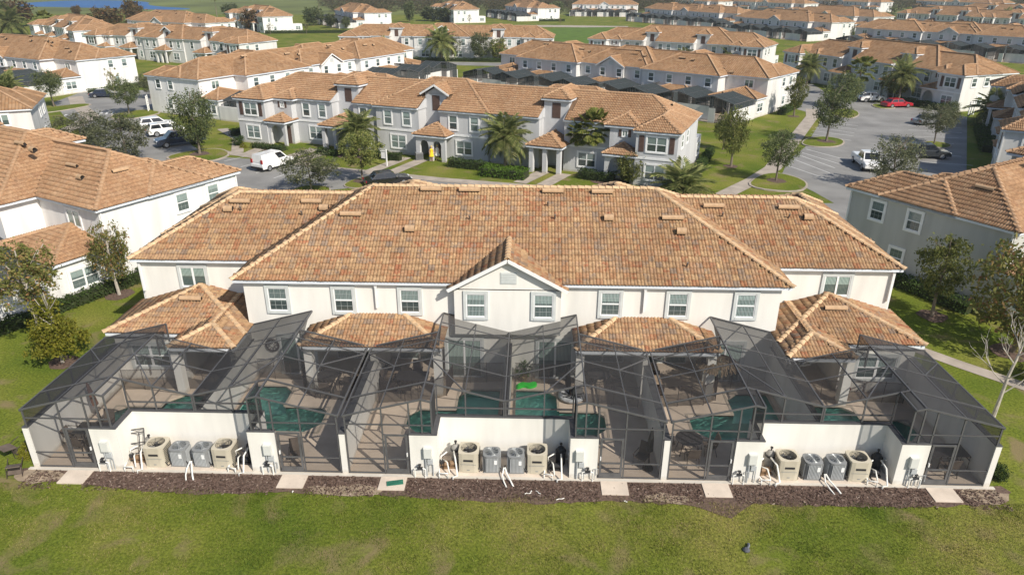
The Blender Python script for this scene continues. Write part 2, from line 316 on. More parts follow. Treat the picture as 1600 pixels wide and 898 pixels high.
def tile_frames(rects, which, blocks, mw):
    res = []
    for ri, r in enumerate(rects):
        if r.get('notile'): continue
        for fn in faces(r):
            if fn not in which: continue
            P0, e, i = EDG[fn](r); L = math.sqrt(1+r['s']**2); ln = (r['x1']-r['x0']) if e[0] else (r['y1']-r['y0'])
            dep = ((r['y1']-r['y0']) if e[0] else (r['x1']-r['x0'])); u = np.arange(int(ln/TW)+1)*TW; v = np.arange(int(dep*L/TL)+1)*TL
            U, V = np.meshgrid(u, v); U, V = U.ravel(), V.ravel(); uc, vc = U+TW/2, V+TL/2
            def pl(uu, vv): return P0[0]+e[0]*uu+i[0]*vv/L, P0[1]+e[1]*uu+i[1]*vv/L, r['ze']+r['s']*vv/L
            x, y, z = pl(uc, vc); k = np.abs(hgt(r, x, y)-z) < .03
            for q in rects:
                if q is not r and q['ze'] < r['ze']+1.9: k &= ~(hgt(q, x, y) > z+.04)
            for (a0,a1,b0,b1,c0,c1) in blocks: k &= ~((x > a0+.16) & (x < a1-.16) & (y > b0+.16) & (y < b1-.16) & (z < c1) & (z > c0-.1))
            X, Y, Z = pl(U[k], V[k]); ev = np.array([e[0], e[1], 0.]); dv = np.array([i[0], i[1], r['s']])/L; nv = np.cross(ev, dv)
            for a in zip(X, Y, Z): res.append((a, ev, dv, nv))
    return res
def roof(parent, rects, blocks, mt, mfar, ridge_m, tiles=None, near=False, gut=True):
    b = MB()
    for ri, r in enumerate(rects):
        for fn, poly in faces(r).items():
            P0, e, i = EDG[fn](r); L = math.sqrt(1+r['s']**2)
            for pg in notch_out(poly, r['nts']):
                pts, uv = [], []
                for (x, y) in pg:
                    d = (x-P0[0])*i[0]+(y-P0[1])*i[1]; pts.append((x, y, r['ze']+r['s']*d-.001*ri)); uv.append(((x-P0[0])*e[0]+(y-P0[1])*e[1]+.01, d*L+.01))
                b.quad(pts, 1 if (tiles and fn in tiles) else 0, uv)
        if r['gable'] and not r.get('low'): continue
        for pg in notch_out([(r['x0']+.04, r['y0']+.04), (r['x1']-.04, r['y0']+.04), (r['x1']-.04, r['y1']-.04), (r['x0']+.04, r['y1']-.04)], r['nts']):
            b.prism(pg, r['ze']-.17-.004*ri, r['ze']-.005-.004*ri, 2)
    ro = b.obj('roof', [mfar, MT_UNDER, GUT], parent)
    # ridge and hip tiles
    segs = []
    for r in rects:
        faces(r); A, B = r['ridge']; g = r['gable']; E = [(A, B)]; xm = r['x1']-r['x0'] >= r['y1']-r['y0'] and not g
        c00, c10, c11, c01 = (r['x0'], r['y0']), (r['x1'], r['y0']), (r['x1'], r['y1']), (r['x0'], r['y1'])
        if xm: E += [(c00, A), (c01, A), (c10, B), (c11, B)]
        else:
            if g != 'back': E += [(c00, A), (c10, A)]
            if g != 'front': E += [(c01, B), (c11, B)]
        for p, q in E:
            ln = math.hypot(q[0]-p[0], q[1]-p[1]); n = max(1, int(ln*1.08/.4))
            if ln < .1: continue
            for k in range(n):
                a = [p[t]+(q[t]-p[t])*k/n for t in (0, 1)]; c = [p[t]+(q[t]-p[t])*(k+1)/n for t in (0, 1)]; m = np.array([(a[0]+c[0])/2, (a[1]+c[1])/2])
                za, zc = [float(hgt(dict(r, nts=[]), np.array(min(max(t[0], r['x0']+1e-4), r['x1']-1e-4)), np.array(min(max(t[1], r['y0']+1e-4), r['y1']-1e-4)))) for t in (a, c)]
                zm = (za+zc)/2
                if any(x0 < m[0] < x1 and m[1] > yc for (x0, x1, yc) in r['nts']): continue
                if any(q_ is not r and q_['ze'] < r['ze']+1.9 and float(hgt(q_, m[0], m[1])) > zm+.05 for q_ in rects): continue
                if any(a0 < m[0] < a1 and b0 < m[1] < b1 and c0-.1 < zm < c1 for (a0,a1,b0,b1,c0,c1) in blocks): continue
                segs.append((Vector((a[0], a[1], za+.04)), Vector((c[0], c[1], zc+.04))))
    def cap(bb, ln):
        n = 5
        for k in range(n):
            a0, a1 = PI*k/n, PI*(k+1)/n
            f = lambda a, x, R, dz: (x, math.cos(a)*R, math.sin(a)*R*.8-.03+dz)
            bb.quad([f(a0, -.03, .155, .03), f(a1, -.03, .155, .03), f(a1, ln, .13, 0), f(a0, ln, .13, 0)])
            bb.quad([f(a1, -.03, .155, .03), f(a0, -.03, .155, .03), f(a0, -.03, .12, .02), f(a1, -.03, .12, .02)])
    def mwx(p, q): return Matrix.Translation(p) @ (q-p).to_track_quat('X', 'Z').to_matrix().to_4x4()
    if near and len(segs) <= 300:
        def mk(): bb = MB(); cap(bb, .42); return bb.mesh('ridge_tile', ridge_m)
        me = cached(('cap', ridge_m.name), mk)
        for p, q in segs: link('ridge_tile', me, ro, mwx(p, q))
    else:
        bb = MB()
        for p, q in segs:
            if tiles:
                t = MB(); cap(t, (q-p).length); M = mwx(p, q); o = len(bb.v); bb.v += [tuple(M @ Vector(v)) for v in t.v]; bb.f += [tuple(i+o for i in f) for f in t.f]; bb.mi += t.mi; bb.uv += t.uv
            else: bb.bar(p, q, .26, .14)
        if bb.v: tag(bb.obj('ridge_tiles', ridge_m, ro), kind='stuff')
    if tiles:
        fr = tile_frames(rects, tiles, blocks, None); mw = parent.matrix_basis if parent.matrix_basis else Matrix()
        M3 = Matrix.LocRotScale(parent.location, parent.rotation_euler, None); cpl = np.array(M3.inverted() @ CP)
        if near:
            fr.sort(key=lambda t: (t[0][0]-cpl[0])**2+(t[0][1]-cpl[1])**2+(t[0][2]-cpl[2])**2)
            me = cached(('tile', mt.name), lambda: np_mesh('roof_tile', TVn, TFn, [mt, MT_LIP], TMI))
            for a, ev, dv, nv in fr[:300]: link('roof_tile', me, ro, Matrix(((ev[0], dv[0], nv[0], a[0]), (ev[1], dv[1], nv[1], a[1]), (ev[2], dv[2], nv[2], a[2]), (0,0,0,1))))
            fr = fr[300:]
        A = np.array([t[0] for t in fr]); Ev = np.array([t[1] for t in fr]); Dv = np.array([t[2] for t in fr]); Nv = np.array([t[3] for t in fr])
        rg = np.random.default_rng(3); A = A+Nv*rg.uniform(-.004, .006, (len(A), 1))+Dv*rg.uniform(-.012, .012, (len(A), 1))
        V = A[:, None]+TVn[None, :, 0:1]*Ev[:, None]+TVn[None, :, 1:2]*Dv[:, None]+TVn[None, :, 2:3]*Nv[:, None]
        F = TFn[None]+np.arange(len(A))[:, None, None]*len(TVn)
        tag(link('roof_tiles', np_mesh('roof_tiles', V, F.reshape(-1, 4), [mt, MT_LIP], np.tile(TMI, len(A))), ro), kind='stuff')
    return ro

# ------------------------------------------------------------ windows
def window(parent, x, y, z, rz, wd, h, style='hung', surround=None, near=True, wide=.145):
    mw = frame_mw((x, y, z), 0, rz)
    def fr():
        b = MB(); W2, H2 = wd/2, h/2
        for a in (-W2, W2-.045): b.box(a, a+.045, -.05, 0, -H2, H2)
        for a in (-H2, H2-.06): b.box(-W2+.061, W2-.061, -.051, 0, a, a+.06)
        if style == 'hung': b.box(-W2+.061, W2-.061, -.053, 0, -.035, .035); cols, rows, top = 3, 2, False
        elif style == 'double':
            b.box(-.06, .06, -.055, 0, -H2+.061, H2-.061); b.box(-W2+.061, W2-.061, -.052, 0, -.03, .03); cols, rows, top = 4, 2, False
        else: b.box(-.05, .05, -.055, 0, -H2+.061, H2-.061); cols = rows = 0
        if near and cols:
            for c in range(1, cols): b.box(-W2+wd*c/cols-.006, -W2+wd*c/cols+.006, -.03, 0, -H2+.07, H2-.07, 1)
            for q in range(2):
                for c in range(1, rows): zz = -H2+h/2*q+h/2*c/rows; b.box(-W2+.07, W2-.07, -.029, 0, zz-.006, zz+.006, 1)
        return b.mesh('window', [FRAMEW, MUNT])
    o = link('window', cached(('w', wd, h, style, near), fr), parent, mw)
    def pn(): b = MB(); b.quad([(-wd/2+.05, -.02, -h/2+.05), (wd/2-.05, -.02, -h/2+.05), (wd/2-.05, -.02, h/2-.05), (-wd/2+.05, -.02, h/2-.05)]); return b.mesh('pane', GLASSD if style == 'slider' else GLASS)
    link('pane', cached(('p', wd, h, style), pn), o)
    if surround:
        def su():
            b = MB(); a = wide; W2, H2 = wd/2, h/2
            b.box(-W2-a, -W2, -.07, 0, -H2-a, H2+a); b.box(W2, W2+a, -.07, 0, -H2-a, H2+a); b.box(-W2+.001, W2-.001, -.071, 0, H2, H2+a); b.box(-W2+.001, W2-.001, -.085, 0, -H2-a, -H2)
            return b.mesh('surround', surround)
        link('surround', cached(('s', wd, h, surround.name, wide), su), o)
    return o
def shutter(parent, x, y, z, rz, wd, h):
    def f():
        b = MB(); b.box(-wd/2, wd/2, -.04, 0, -h/2, h/2)
        n = max(3, int(h/.13))
        for k in range(n): zz = -h/2+.06+(h-.12)*(k+.5)/n; b.box(-wd/2+.06, wd/2-.06, -.058, -.041, zz-.03, zz+.03)
        return b.mesh('shutter', SHUT)
    link('shutter', cached(('sh', wd, h), f), parent, frame_mw((x, y, z), 0, rz))
def arch_wall(b, x0, x1, y0, y1, zt, arches, mi=0):
    """wall along x with round-headed openings given as (xa, xb, spring height)"""
    xs = x0
    for xa, xb, zs in sorted(arches):
        b.box(xs, xa, y0, y1, 0, zt, mi); r = (xb-xa)/2; c = (xa+xb)/2; n = 10
        for k in range(n):
            p, q = xa+(xb-xa)*k/n, xa+(xb-xa)*(k+1)/n
            zp, zq = [zs+math.sqrt(max(0, r*r-(t-c)**2)) for t in (p, q)]
            P = [(p,y0,zp),(q,y0,zq),(q,y0,zt),(p,y0,zt)]; Q_ = [(a, y1, d) for a, _, d in P]
            b.quad(P, mi); b.quad(Q_[::-1], mi); b.quad([P[0], Q_[0], Q_[1], P[1]], mi)
        xs = xb
    b.box(xs, x1, y0, y1, 0, zt, mi)

# ------------------------------------------------------------ townhouse block
FR8 = [('A',-27.7,-23.5),('a',-23.5,-20.3),('B',-20.3,-15),('T',-15,-12.1),('C',-12.1,-6.1),('D',-6.1,0),('g',0,2.8),('D',2.8,8.6),('C',8.6,12),('T',12,15.1),('B',15.1,20.6),('a',20.6,23.3),('A',23.3,27.7)]
FR6 = [('A',-20.1,-15.7),('a',-15.7,-13),('B',-13,-7.4),('T',-7.4,-4.5),('D',-4.5,4.5),('T',4.5,7.4),('B',7.4,13),('a',13,15.7),('A',15.7,20.1)]
YB, YW, YF, YA = 8.11, 10.73, 19.3, 21.9
def building(label, n, anchor, aw, rot, wall, wend=None, W=6.7, tiles=None, near=False, mt=MT_TAN, mfar=MT_FAR, ridge=MT_RIDGEF, back=True, front=True, detail=1, winm=None, surr=TRIM, name='townhouse', cx=None, lowtiles=None, ends=True):
    """anchor: which eave corner ('b+','b-','f+','f-') of the block stands over the ground point aw"""
    H = n*W/2; al = Vector(((H+.3)*(1 if anchor[1] == '+' else -1), 10.4 if anchor[0] == 'b' else 22.2, 0))
    if cx is not None: al.x = cx
    Rz = Matrix.Rotation(rot, 3, 'Z'); loc = Vector((aw[0], aw[1], 0)) - Rz @ al
    t = thing(name, label, 'townhouse', loc, rot)
    sc_ = H/27.7 if n == 8 else H/20.1
    FR = [(k, a*sc_, b_*sc_) for k, a, b_ in (FR8 if n == 8 else FR6)]
    blocks = []; wb = MB(); ZT = 5.42
    def blk(x0, x1, y0, y1, z0, z1): blocks.append((x0, x1, y0, y1, z0, z1)); wb.box(x0, x1, y0, y1, z0, z1)
    mains = [(-2*W, 2*W)] if n == 6 else [(-3*W, -W), (W, 3*W)]
    # body
    blk(-H, H, YW, 17.6, 0, ZT)
    for k, (m0, m1) in enumerate(mains):
        blk(m0, m1, YB, YW+.5, 2.7, ZT-.01)
        nu = int(round((m1-m0)/W))
        for u in range(nu):            # ground floor: half of every home is a deep porch
            a = m0+u*W; odd = round((a+H)/W) % 2 == (1 if n == 6 else 1)
            if n == 6: porch_left = (round((a+H)/W) % 2 == 0)
            else: porch_left = (round((a+H)/W) % 2 == 0)
            if porch_left: wb.box(a+3.35, a+W, YB+.004, YW+.3, 0, 2.7); wb.box(a, a+3.35, 9.9, YW+.3, 0, 2.7)
            else: wb.box(a, a+3.35, YB+.004, YW+.3, 0, 2.7); wb.box(a+3.35, a+W, 9.9, YW+.3, 0, 2.7)
    if n == 8: blk(-W, W, 9.3, YW+.5, 0, ZT-.02)
    # rooms at the two ends of the pool side
    for s in (-1, 1):
        xa, xb = sorted((s*H, s*(H-3.5))); wb.box(xa, xb, 7.25, YW, 0, 2.74)
        xa, xb = sorted((s*(H-3.5), s*(H-W))); wb.box(xa, xb, 9.9, YW+.2, 0, 2.70)
    R = []
    nts = [(a, b_, 17.7) for k, a, b_ in FR if k in 'Tg']
    R.append(rect(-H-.3, H+.3, 10.4, 19.6, nts=nts))
    if n == 6: R.append(rect(-2*W-.45, 2*W+.45, 7.83, 20.0, nts=nts))
    else:
        for m0, m1 in mains: R.append(rect(m0-.4, m1+.4, 7.83, 17.4))
        Dx = [(a, b_) for k, a, b_ in FR if k == 'D']; R.append(rect(-W-.6, W+.6, 9.0, 17.35)); R.append(rect(Dx[0][0]-.35, Dx[-1][1]+.35, 9.2, 19.9, nts=nts))
        R[1]['nts'] = nts; R[2]['nts'] = nts; R[3]['nts'] = nts
    # back gable
    yg = 7.72 if n == 6 else 8.9
    R.append(rect(-3.05, 2.85, yg-.28, yg+5.8, 5.32, .54, 'back')); wb.prism([(-2.75, 5.2), (2.55, 5.2), (-.1, 6.72)], yg, yg+.3, axis='y'); wb.box(-2.75, 2.55, yg, yg+.5, 2.75 if n == 6 else 0, 5.25)
    if back:
        g = MB()
        for sx, x in ((-1, -3.05), (1, 2.85)): g.bar((x, yg-.27, 5.24), (-.1, yg-.27, 6.86), .07, .17)
        g.obj('rake_board', TRIM, t)
        v = MB(); v.box(-.45, .35, yg-.03, yg, 5.55, 6.15)
        for k in range(6): v.box(-.4, .3, yg-.045, yg-.031, 5.6+k*.09, 5.65+k*.09)
        v.obj('gable_vent', TRIMG, t)
    # front gable rake boards
    for k, a, b_ in FR:
        if k == 'g' and front:
            g = MB(); c = (a+b_)/2; zr = 6.95+.56*((b_-a)/2+.5)
            for sx in (a-.5, b_+.5): g.bar((sx, 18.21, 6.86), (c, 18.21, zr-.08), .07, .2)
            g.obj('rake_board', TRIM, t)
    # front blocks
    pb = MB()
    for k, a, b_ in FR:
        c = (a+b_)/2
        if k == 'A': blk(a, b_, 17.6, YA, 0, ZT-.03); s = -1 if a < 0 else 1; R.append(rect(a-.3, b_+.3, 14.2, 22.2))
        elif k == 'a': blk(a, b_, 17, 20.2, 0, ZT-.04); R.append(rect(a-.6 if a > 0 else a-.1, b_+.1 if a > 0 else b_+.6, 14, 20.5, 5.5, .52))
        elif k in 'BC': blk(a, b_, 17, YF, 0, ZT-.05)
        elif k == 'D': blk(a, b_, 17, YF+.28, 0, ZT-.06)
        elif k == 'T':
            blk(a+.01, b_-.01, 13, 17.9, 2.5, 7.3); R.append(rect(a-.3, b_+.3, 11.6, 18.25, 7.35))
        elif k == 'g':
            blk(a+.01, b_-.01, 13, 17.8, 2.5, 7.0); R.append(rect(a-.5, b_+.5, 12.5, 18.2, 6.95, .56, 'front')); wb.prism([(a+.01, 6.9), (b_-.01, 6.9), (c, 6.9+.56*(b_-a)/2)], 17.5, 17.8, axis='y')
        if k in 'Tg':
            for xx in (a, b_): wb.prism([(17.6, 5.3), (19.55, 5.3), (19.55, 5.46), (17.6, 6.42)], xx-.1, xx+.1, axis='x')
    if front:
        for k, a, b_ in FR:
            c = (a+b_)/2; pb = MB()
            if k in 'Tg':        # entry porch between two blocks
                x0, x1 = (a-.35, b_+.35) if k == 'T' else (a-1.5, b_-.5); y1 = 21.3; c = (x0+x1)/2
                R.append(dict(rect(x0-.3, x1+.3, 15.9, y1+.3, 2.95, .5), low=1))
                if k == 'T':
                    for xx in (x0, c-.2, x1-.45): cm_ = MB(); cm_.box(xx, xx+.45, y1-.5, y1, 0, 2.6); cm_.obj('porch_column', wall, t)
                    pb.box(x0, x1, y1-.5, y1-.02, 2.6, 2.9)
                else: arch_wall(pb, x0, x1, y1-.35, y1, 2.9, [(x0+.5, c-.25, 1.75), (c+.25, x1-.5, 1.75)])
            if k == 'a':
                x0, x1 = a+.02, b_-.02; R.append(dict(rect(x0-.25, x1+.25, 17.3, 22.1, 2.95, .5), low=1)); arch_wall(pb, x0, x1, 21.4, 21.75, 2.9, [(x0+.35, x1-.35, 1.5)])
            if pb.v: pb.obj('porch', wall, t)
    # back low roofs
    if back:
        cs = [-W, W] if n == 6 else [-2*W, 0, 2*W]
        for c in cs: R.append(dict(rect(c-3.5, c+3.5, 5.9 if not (n == 8 and c == 0) else 7.1, 13.2, 2.9, .33), low=1))
        for s in (-1, 1):
            xa, xb = sorted((s*(H+.3), s*(H-W-.2))); R.append(dict(rect(xa, xb, 6.98, 10.9, 2.9, .305, 'front'), low=1))
            xa, xb = sorted((s*(H-3.64), s*(H-W-.19))); R.append(dict(rect(xa, xb, 5.55, 13.5, 2.905, .305), low=1))
        # porch columns and dividing walls
        pc = MB()
        for c in cs:
            yo = 0 if not (n == 8 and c == 0) else 1.2
            
            for xx in (c-3.4, c+3.0): q_ = MB(); q_.box(xx, xx+.4, 6.2+yo, 6.6+yo, 0, 2.72); q_.obj('porch_column', wall, t)
            pc.box(c-.13, c+.13, 6.3+yo, 10, 0, 2.71); pc.box(c-3.4, c+3.4, 6.25+yo, 6.5+yo, 2.45, 2.73)
        for s in (-1, 1):
            xx = s*(H-W); pc.box(xx-.14+.1*s, xx+.14+.1*s, 5.9, 10, 0, 2.70); q_ = MB(); q_.box(s*(H-3.7)-.2, s*(H-3.7)+.2, 5.9, 6.3, 0, 2.7); q_.obj('porch_column', wall, t)
            xa, xb = sorted((s*(H-3.5), s*(H-W))); pc.box(xa, xb, 5.92, 6.2, 2.45, 2.74)
        pc.obj('porch_wall', wall, t)
    wb.obj('wall', wall, t)
    if wend: pass
    lowmap = [q for q in R if q.get('low')]
    ro = roof(t, R, blocks, mt, mfar, ridge, tiles, near)
    # windows
    nr = detail > 0
    if back:
        yo = YB-.001
        for m0, m1 in mains:
            k = m0+W/4
            while k < m1:
                if n == 8 or abs(k) > 2.6: window(t, k, yo, 4.38, 0, .95, 1.28, 'hung', surr, nr)
                k += W/2
        for k in ((-W/4, W/4) if n == 6 else (-3*W/4, -W/4, W/4, 3*W/4)):
            window(t, k, (yg-.001) if abs(k) < 2.5 else 9.299, 4.38, 0, .95, 1.28, 'hung', surr, nr)
        for s in (-1, 1):
            window(t, s*(H-2.9), YW-.001, 4.42, 0, 1.35, 1.15, 'slider', surr, nr)
            window(t, s*(H-1.75), 7.249, 1.5, 0, 1.9, 1.25, 'double', surr, nr); window(t, s*(H-4.9), 9.899, 1.1, 0, 2.2, 2.15, 'slider', None, nr)
        if n == 6:
            for u in range(-2, 2):
                pl = ((u+3) % 2 == 0); a = u*W
                window(t, a+(4.35 if pl else 2.35), YB+.003, 1.15, 0, 1.75, 2.2, 'slider', surr, nr); window(t, a+(1.7 if pl else 5.0), 9.899, 1.1, 0, 2.3, 2.15, 'slider', None, nr)
    if ends:
        for s in (-1, 1):
            x, rz = s*(H+.001), s*PI/2
            for y in (16.9, 19.6): window(t, x, y, 4.35, rz, .95, 1.3, 'hung', surr, nr)
            window(t, x, 17.6, 1.5, rz, .95, 1.3, 'hung', surr, nr); window(t, x, 8.9, 1.45, rz, 1.8, 1.25, 'double', surr, nr)
    if front:
        bands = MB()
        for k, a, b_ in FR:
            c = (a+b_)/2; y = {'A': YA, 'a': 20.2, 'B': YF, 'C': YF, 'D': YF+.28, 'T': 17.9, 'g': 17.8}[k]+.001
            if k == 'A':
                window(t, c, y, 4.25, PI, 1.9, 1.45, 'double', surr, nr); window(t, c, y, 1.45, PI, 1.9, 1.5, 'double', surr, nr)
                for s in (-1, 1): shutter(t, c+s*1.5, y, 4.25, PI, .5, 1.6)
            elif k == 'a':
                window(t, c, y, 4.75, PI, .5, .62, 'slider', surr, nr, .08)
                for s in (-1, 1): shutter(t, c+s*.5, y, 4.75, PI, .3, .72)
            elif k in 'BD':
                xs = [a+.28*(b_-a), b_-.28*(b_-a)] if b_-a < 8 else [a+1.3, a+3.3, b_-3.3, b_-1.3]
                for x in xs: window(t, x, y, 4.2, PI, .95, 1.55, 'hung', surr, nr)
                for x in ([c] if b_-a < 8 else [a+2.2, b_-2.2]): window(t, x, y, 1.45, PI, 1.9, 1.5, 'double', surr, nr)
            elif k == 'C':
                window(t, c+.3, y, 4.2, PI, .95, 1.55, 'hung', surr, nr); window(t, c, y, 1.45, PI, .95, 1.5, 'hung', surr, nr)
            elif k == 'T': shutter(t, c, y, 6.1, PI, .95, 1.6)
            elif k == 'g': shutter(t, c, y, 5.9, PI, .95, 1.7)
            if k in 'ABD': bands.box(a-.02, b_+.02, y, y+.06, 2.72, 2.92)
            if k in 'Tga':
                yy = {'T': 17.602, 'g': 17.603, 'a': 20.202}[k]
                d = MB(); d.box(c-.9, c-.05 if k != 'a' else c+.1, yy, yy+.05, 0, 2.1); d.obj('front_door', SHUT, t)
        bands.obj('trim_band', TRIM, t)
    # downpipes and gutters
    if detail > 0:
        for (x, y) in [(-H, YW), (H, YW), (-H, YA), (H, YA)]:
            d = MB(); s = 1 if x > 0 else -1; d.box(x+.01*s, x+.09*s, y+(.05 if y < 15 else -.15), y+(.15 if y < 15 else -.05), 0, 5.3); d.obj('downpipe', TRIM, t)
    return t, R

W = 6.7
# ------------------------------------------------------------ ground materials
def grass_mat():
    m, n, b = new_mat('grass_ground'); b.inputs['Roughness'].default_value = .95; b.inputs['Specular IOR Level'].default_value = .1
    g = N(n, 'NewGeometry')
    def noise(s, d=6, dist=0):
        x = N(n, 'TexNoise'); x.inputs['Scale'].default_value = s; x.inputs['Detail'].default_value = d; x.inputs['Distortion'].default_value = dist; n.links.new(g.outputs['Position'], x.inputs['Vector']); return x
    a = noise(.16, 5); r = ramp(n, [(.3, (.088, .136, .018)), (.5, (.15, .18, .028)), (.72, (.245, .23, .062))]); n.links.new(a.outputs[0], r.inputs[0])
    f = noise(9, 6); rf = ramp(n, [(.25, (.42, .46, .4)), (.7, (1.3, 1.27, 1.15))]); n.links.new(f.outputs[0], rf.inputs[0])
    mx = N(n, 'MixRGB', blend_type='MULTIPLY'); mx.inputs[0].default_value = 1; n.links.new(r.outputs[0], mx.inputs[1]); n.links.new(rf.outputs[0], mx.inputs[2])
    p = noise(.55, 7, .6); rp = ramp(n, [(.55, (0,0,0)), (.72, (.85,.85,.85))]); n.links.new(p.outputs[0], rp.inputs[0])
    m2 = N(n, 'MixRGB'); m2.inputs[2].default_value = (.23, .175, .095, 1); n.links.new(rp.outputs[0], m2.inputs[0]); n.links.new(mx.outputs[0], m2.inputs[1])
    n.links.new(m2.outputs[0], b.inputs['Base Color'])
    h = noise(22, 4); bp = N(n, 'Bump'); bp.inputs['Strength'].default_value = .6; bp.inputs['Distance'].default_value = .05; n.links.new(h.outputs[0], bp.inputs['Height']); n.links.new(bp.outputs[0], b.inputs['Normal'])
    return m
GRASS = grass_mat()
def blade_mat():
    m, n, b = new_mat('grass_blades'); g = N(n, 'NewGeometry'); b.inputs['Roughness'].default_value = .7; b.inputs['Specular IOR Level'].default_value = .2
    a = N(n, 'TexNoise'); a.inputs['Scale'].default_value = .16; a.inputs['Detail'].default_value = 5; n.links.new(g.outputs['Position'], a.inputs['Vector'])
    c = N(n, 'TexNoise'); c.inputs['Scale'].default_value = 1.7; c.inputs['Detail'].default_value = 6; n.links.new(g.outputs['Position'], c.inputs['Vector'])
    s_ = N(n, 'Math', operation='MULTIPLY_ADD'); s_.inputs[1].default_value = .8; s_.inputs[2].default_value = -.4; n.links.new(c.outputs[0], s_.inputs[0])
    i_ = N(n, 'Math', operation='MULTIPLY_ADD'); i_.inputs[1].default_value = .35; i_.inputs[2].default_value = -.17; n.links.new(g.outputs['Random Per Island'], i_.inputs[0])
    t1 = N(n, 'Math', operation='ADD'); t2 = N(n, 'Math', operation='ADD'); n.links.new(a.outputs[0], t1.inputs[0]); n.links.new(s_.outputs[0], t1.inputs[1]); n.links.new(t1.outputs[0], t2.inputs[0]); n.links.new(i_.outputs[0], t2.inputs[1])
    r = ramp(n, [(.2, (.07, .12, .013)), (.4, (.128, .172, .023)), (.58, (.215, .225, .048)), (.76, (.37, .30, .135))]); n.links.new(t2.outputs[0], r.inputs[0]); n.links.new(r.outputs[0], b.inputs['Base Color'])
    tl = N(n, 'BsdfTranslucent'); n.links.new(r.outputs[0], tl.inputs[0]); mx = N(n, 'MixShader'); mx.inputs[0].default_value = .3
    out = n.nodes['Material Output']; n.links.new(b.outputs[0], mx.inputs[1]); n.links.new(tl.outputs[0], mx.inputs[2]); n.links.new(mx.outputs[0], out.inputs[0]); return m
BLADE = blade_mat() if True else leaf_mat('grass_blades', [(0, (.105, .14, .02)), (.5, (.165, .185, .03)), (.8, (.25, .23, .055)), (1, (.32, .26, .12))])
MULCH = mat('mulch', (.125, .085, .066), .95, .45, 9, .8, 14, detail=8); SOIL = mat('bare_soil', (.30, .235, .17), .95, .3, 2.5, .4, 20, detail=8)
FIELD = mat('meadow', (.13, .15, .04), .95, .35, .02, 0, detail=8); LAKE = mat('lake_water', (.035, .12, .30), .5, .1, .05, spec=.15)
def sheet(name, poly, z, m, kind='structure'):
    b = MB(); b.quad([(x, y, z) for x, y in poly]); return tag(b.obj(name, m), kind=kind)
b = MB(); S = 2500; gx, gy0, gy1 = 20.05, .03, 9.9       # the lanai decks and pools lie in this opening of the sheet
for q in ([(-S,-60),(S,-60),(S,gy0),(-S,gy0)], [(-S,gy1),(S,gy1),(S,S),(-S,S)], [(-S,gy0),(-gx,gy0),(-gx,gy1),(-S,gy1)], [(gx,gy0),(S,gy0),(S,gy1),(gx,gy1)]): b.quad([(x, y, 0) for x, y in q])
tag(b.obj('ground', GRASS), kind='structure')
def smooth_poly(p, it=2):
    for _ in range(it):
        q = []
        for i in range(len(p)):
            a, c = p[i], p[(i+1) % len(p)]; q += [(a[0]*.75+c[0]*.25, a[1]*.75+c[1]*.25), (a[0]*.25+c[0]*.75, a[1]*.25+c[1]*.75)]
        p = q
    return p
def strip(name, line, wd, z, m):
    b = MB(); L = [Vector((x, y, 0)) for x, y in line]; sd_ = []
    for i, p in enumerate(L):
        d = (L[min(i+1, len(L)-1)]-L[max(i-1, 0)]).normalized(); nn = Vector((-d.y, d.x, 0)); sd_.append((p+nn*wd/2, p-nn*wd/2))
    for i in range(len(L)-1): b.quad([(*sd_[i][1][:2], z), (*sd_[i+1][1][:2], z), (*sd_[i+1][0][:2], z), (*sd_[i][0][:2], z)])
    return tag(b.obj(name, m), kind='structure')
def island(poly, name='parking_island'):
    p = smooth_poly(poly, 2); b = MB(); cx, cy = sum(x for x, _ in p)/len(p), sum(y for _, y in p)/len(p)
    b.prism(p, 0, .11, 0); q = [(cx+(x-cx)*.93, cy+(y-cy)*.93) for x, y in p]; b.prism(q, .1, .125, 1)
    return tag(b.obj(name, [CONC, GRASS]), kind='structure')
# roads and parking
sheet('parking_lot', [(28.8, 44.0), (27.6, 50.5), (30.4, 57.0), (35.0, 64.5), (39.5, 74), (45.0, 85.5), (43.0, 92), (46.5, 108), (50, 122), (56, 121), (54.0, 106), (57.5, 100), (64.5, 92.5), (66.6, 86), (55.0, 65.0), (45.0, 46.9), (38, 37.0), (29.9, 36.0)], .012, ASPH)
sheet('street', [(-14.5, 44.8), (-13, 48.3), (-30.5, 55.3), (-36.5, 56.5), (-41, 62), (-44.5, 67.5), (-49, 74.5), (-57, 84), (-56, 95), (-60.5, 110), (-80, 104), (-78, 93), (-68.5, 80.5), (-64, 76), (-56, 64), (-50, 52), (-40, 46), (-24, 41)], .012, ASPH)
strip('road', [(-14, 46.5), (-5, 43.5), (6, 40), (16, 37), (30, 38)], 5, .008, ASPH)
strip('road', [(50, 118), (40, 135), (20, 150), (-12, 152), (-40, 155), (-62, 150)], 7, .008, ASPH)
strip('road', [(-62, 150), (-80, 158), (-130, 172)], 7, .009, ASPH)
strip('road', [(-10, 292), (12, 292), (40, 288)], 12, .008, CONC)
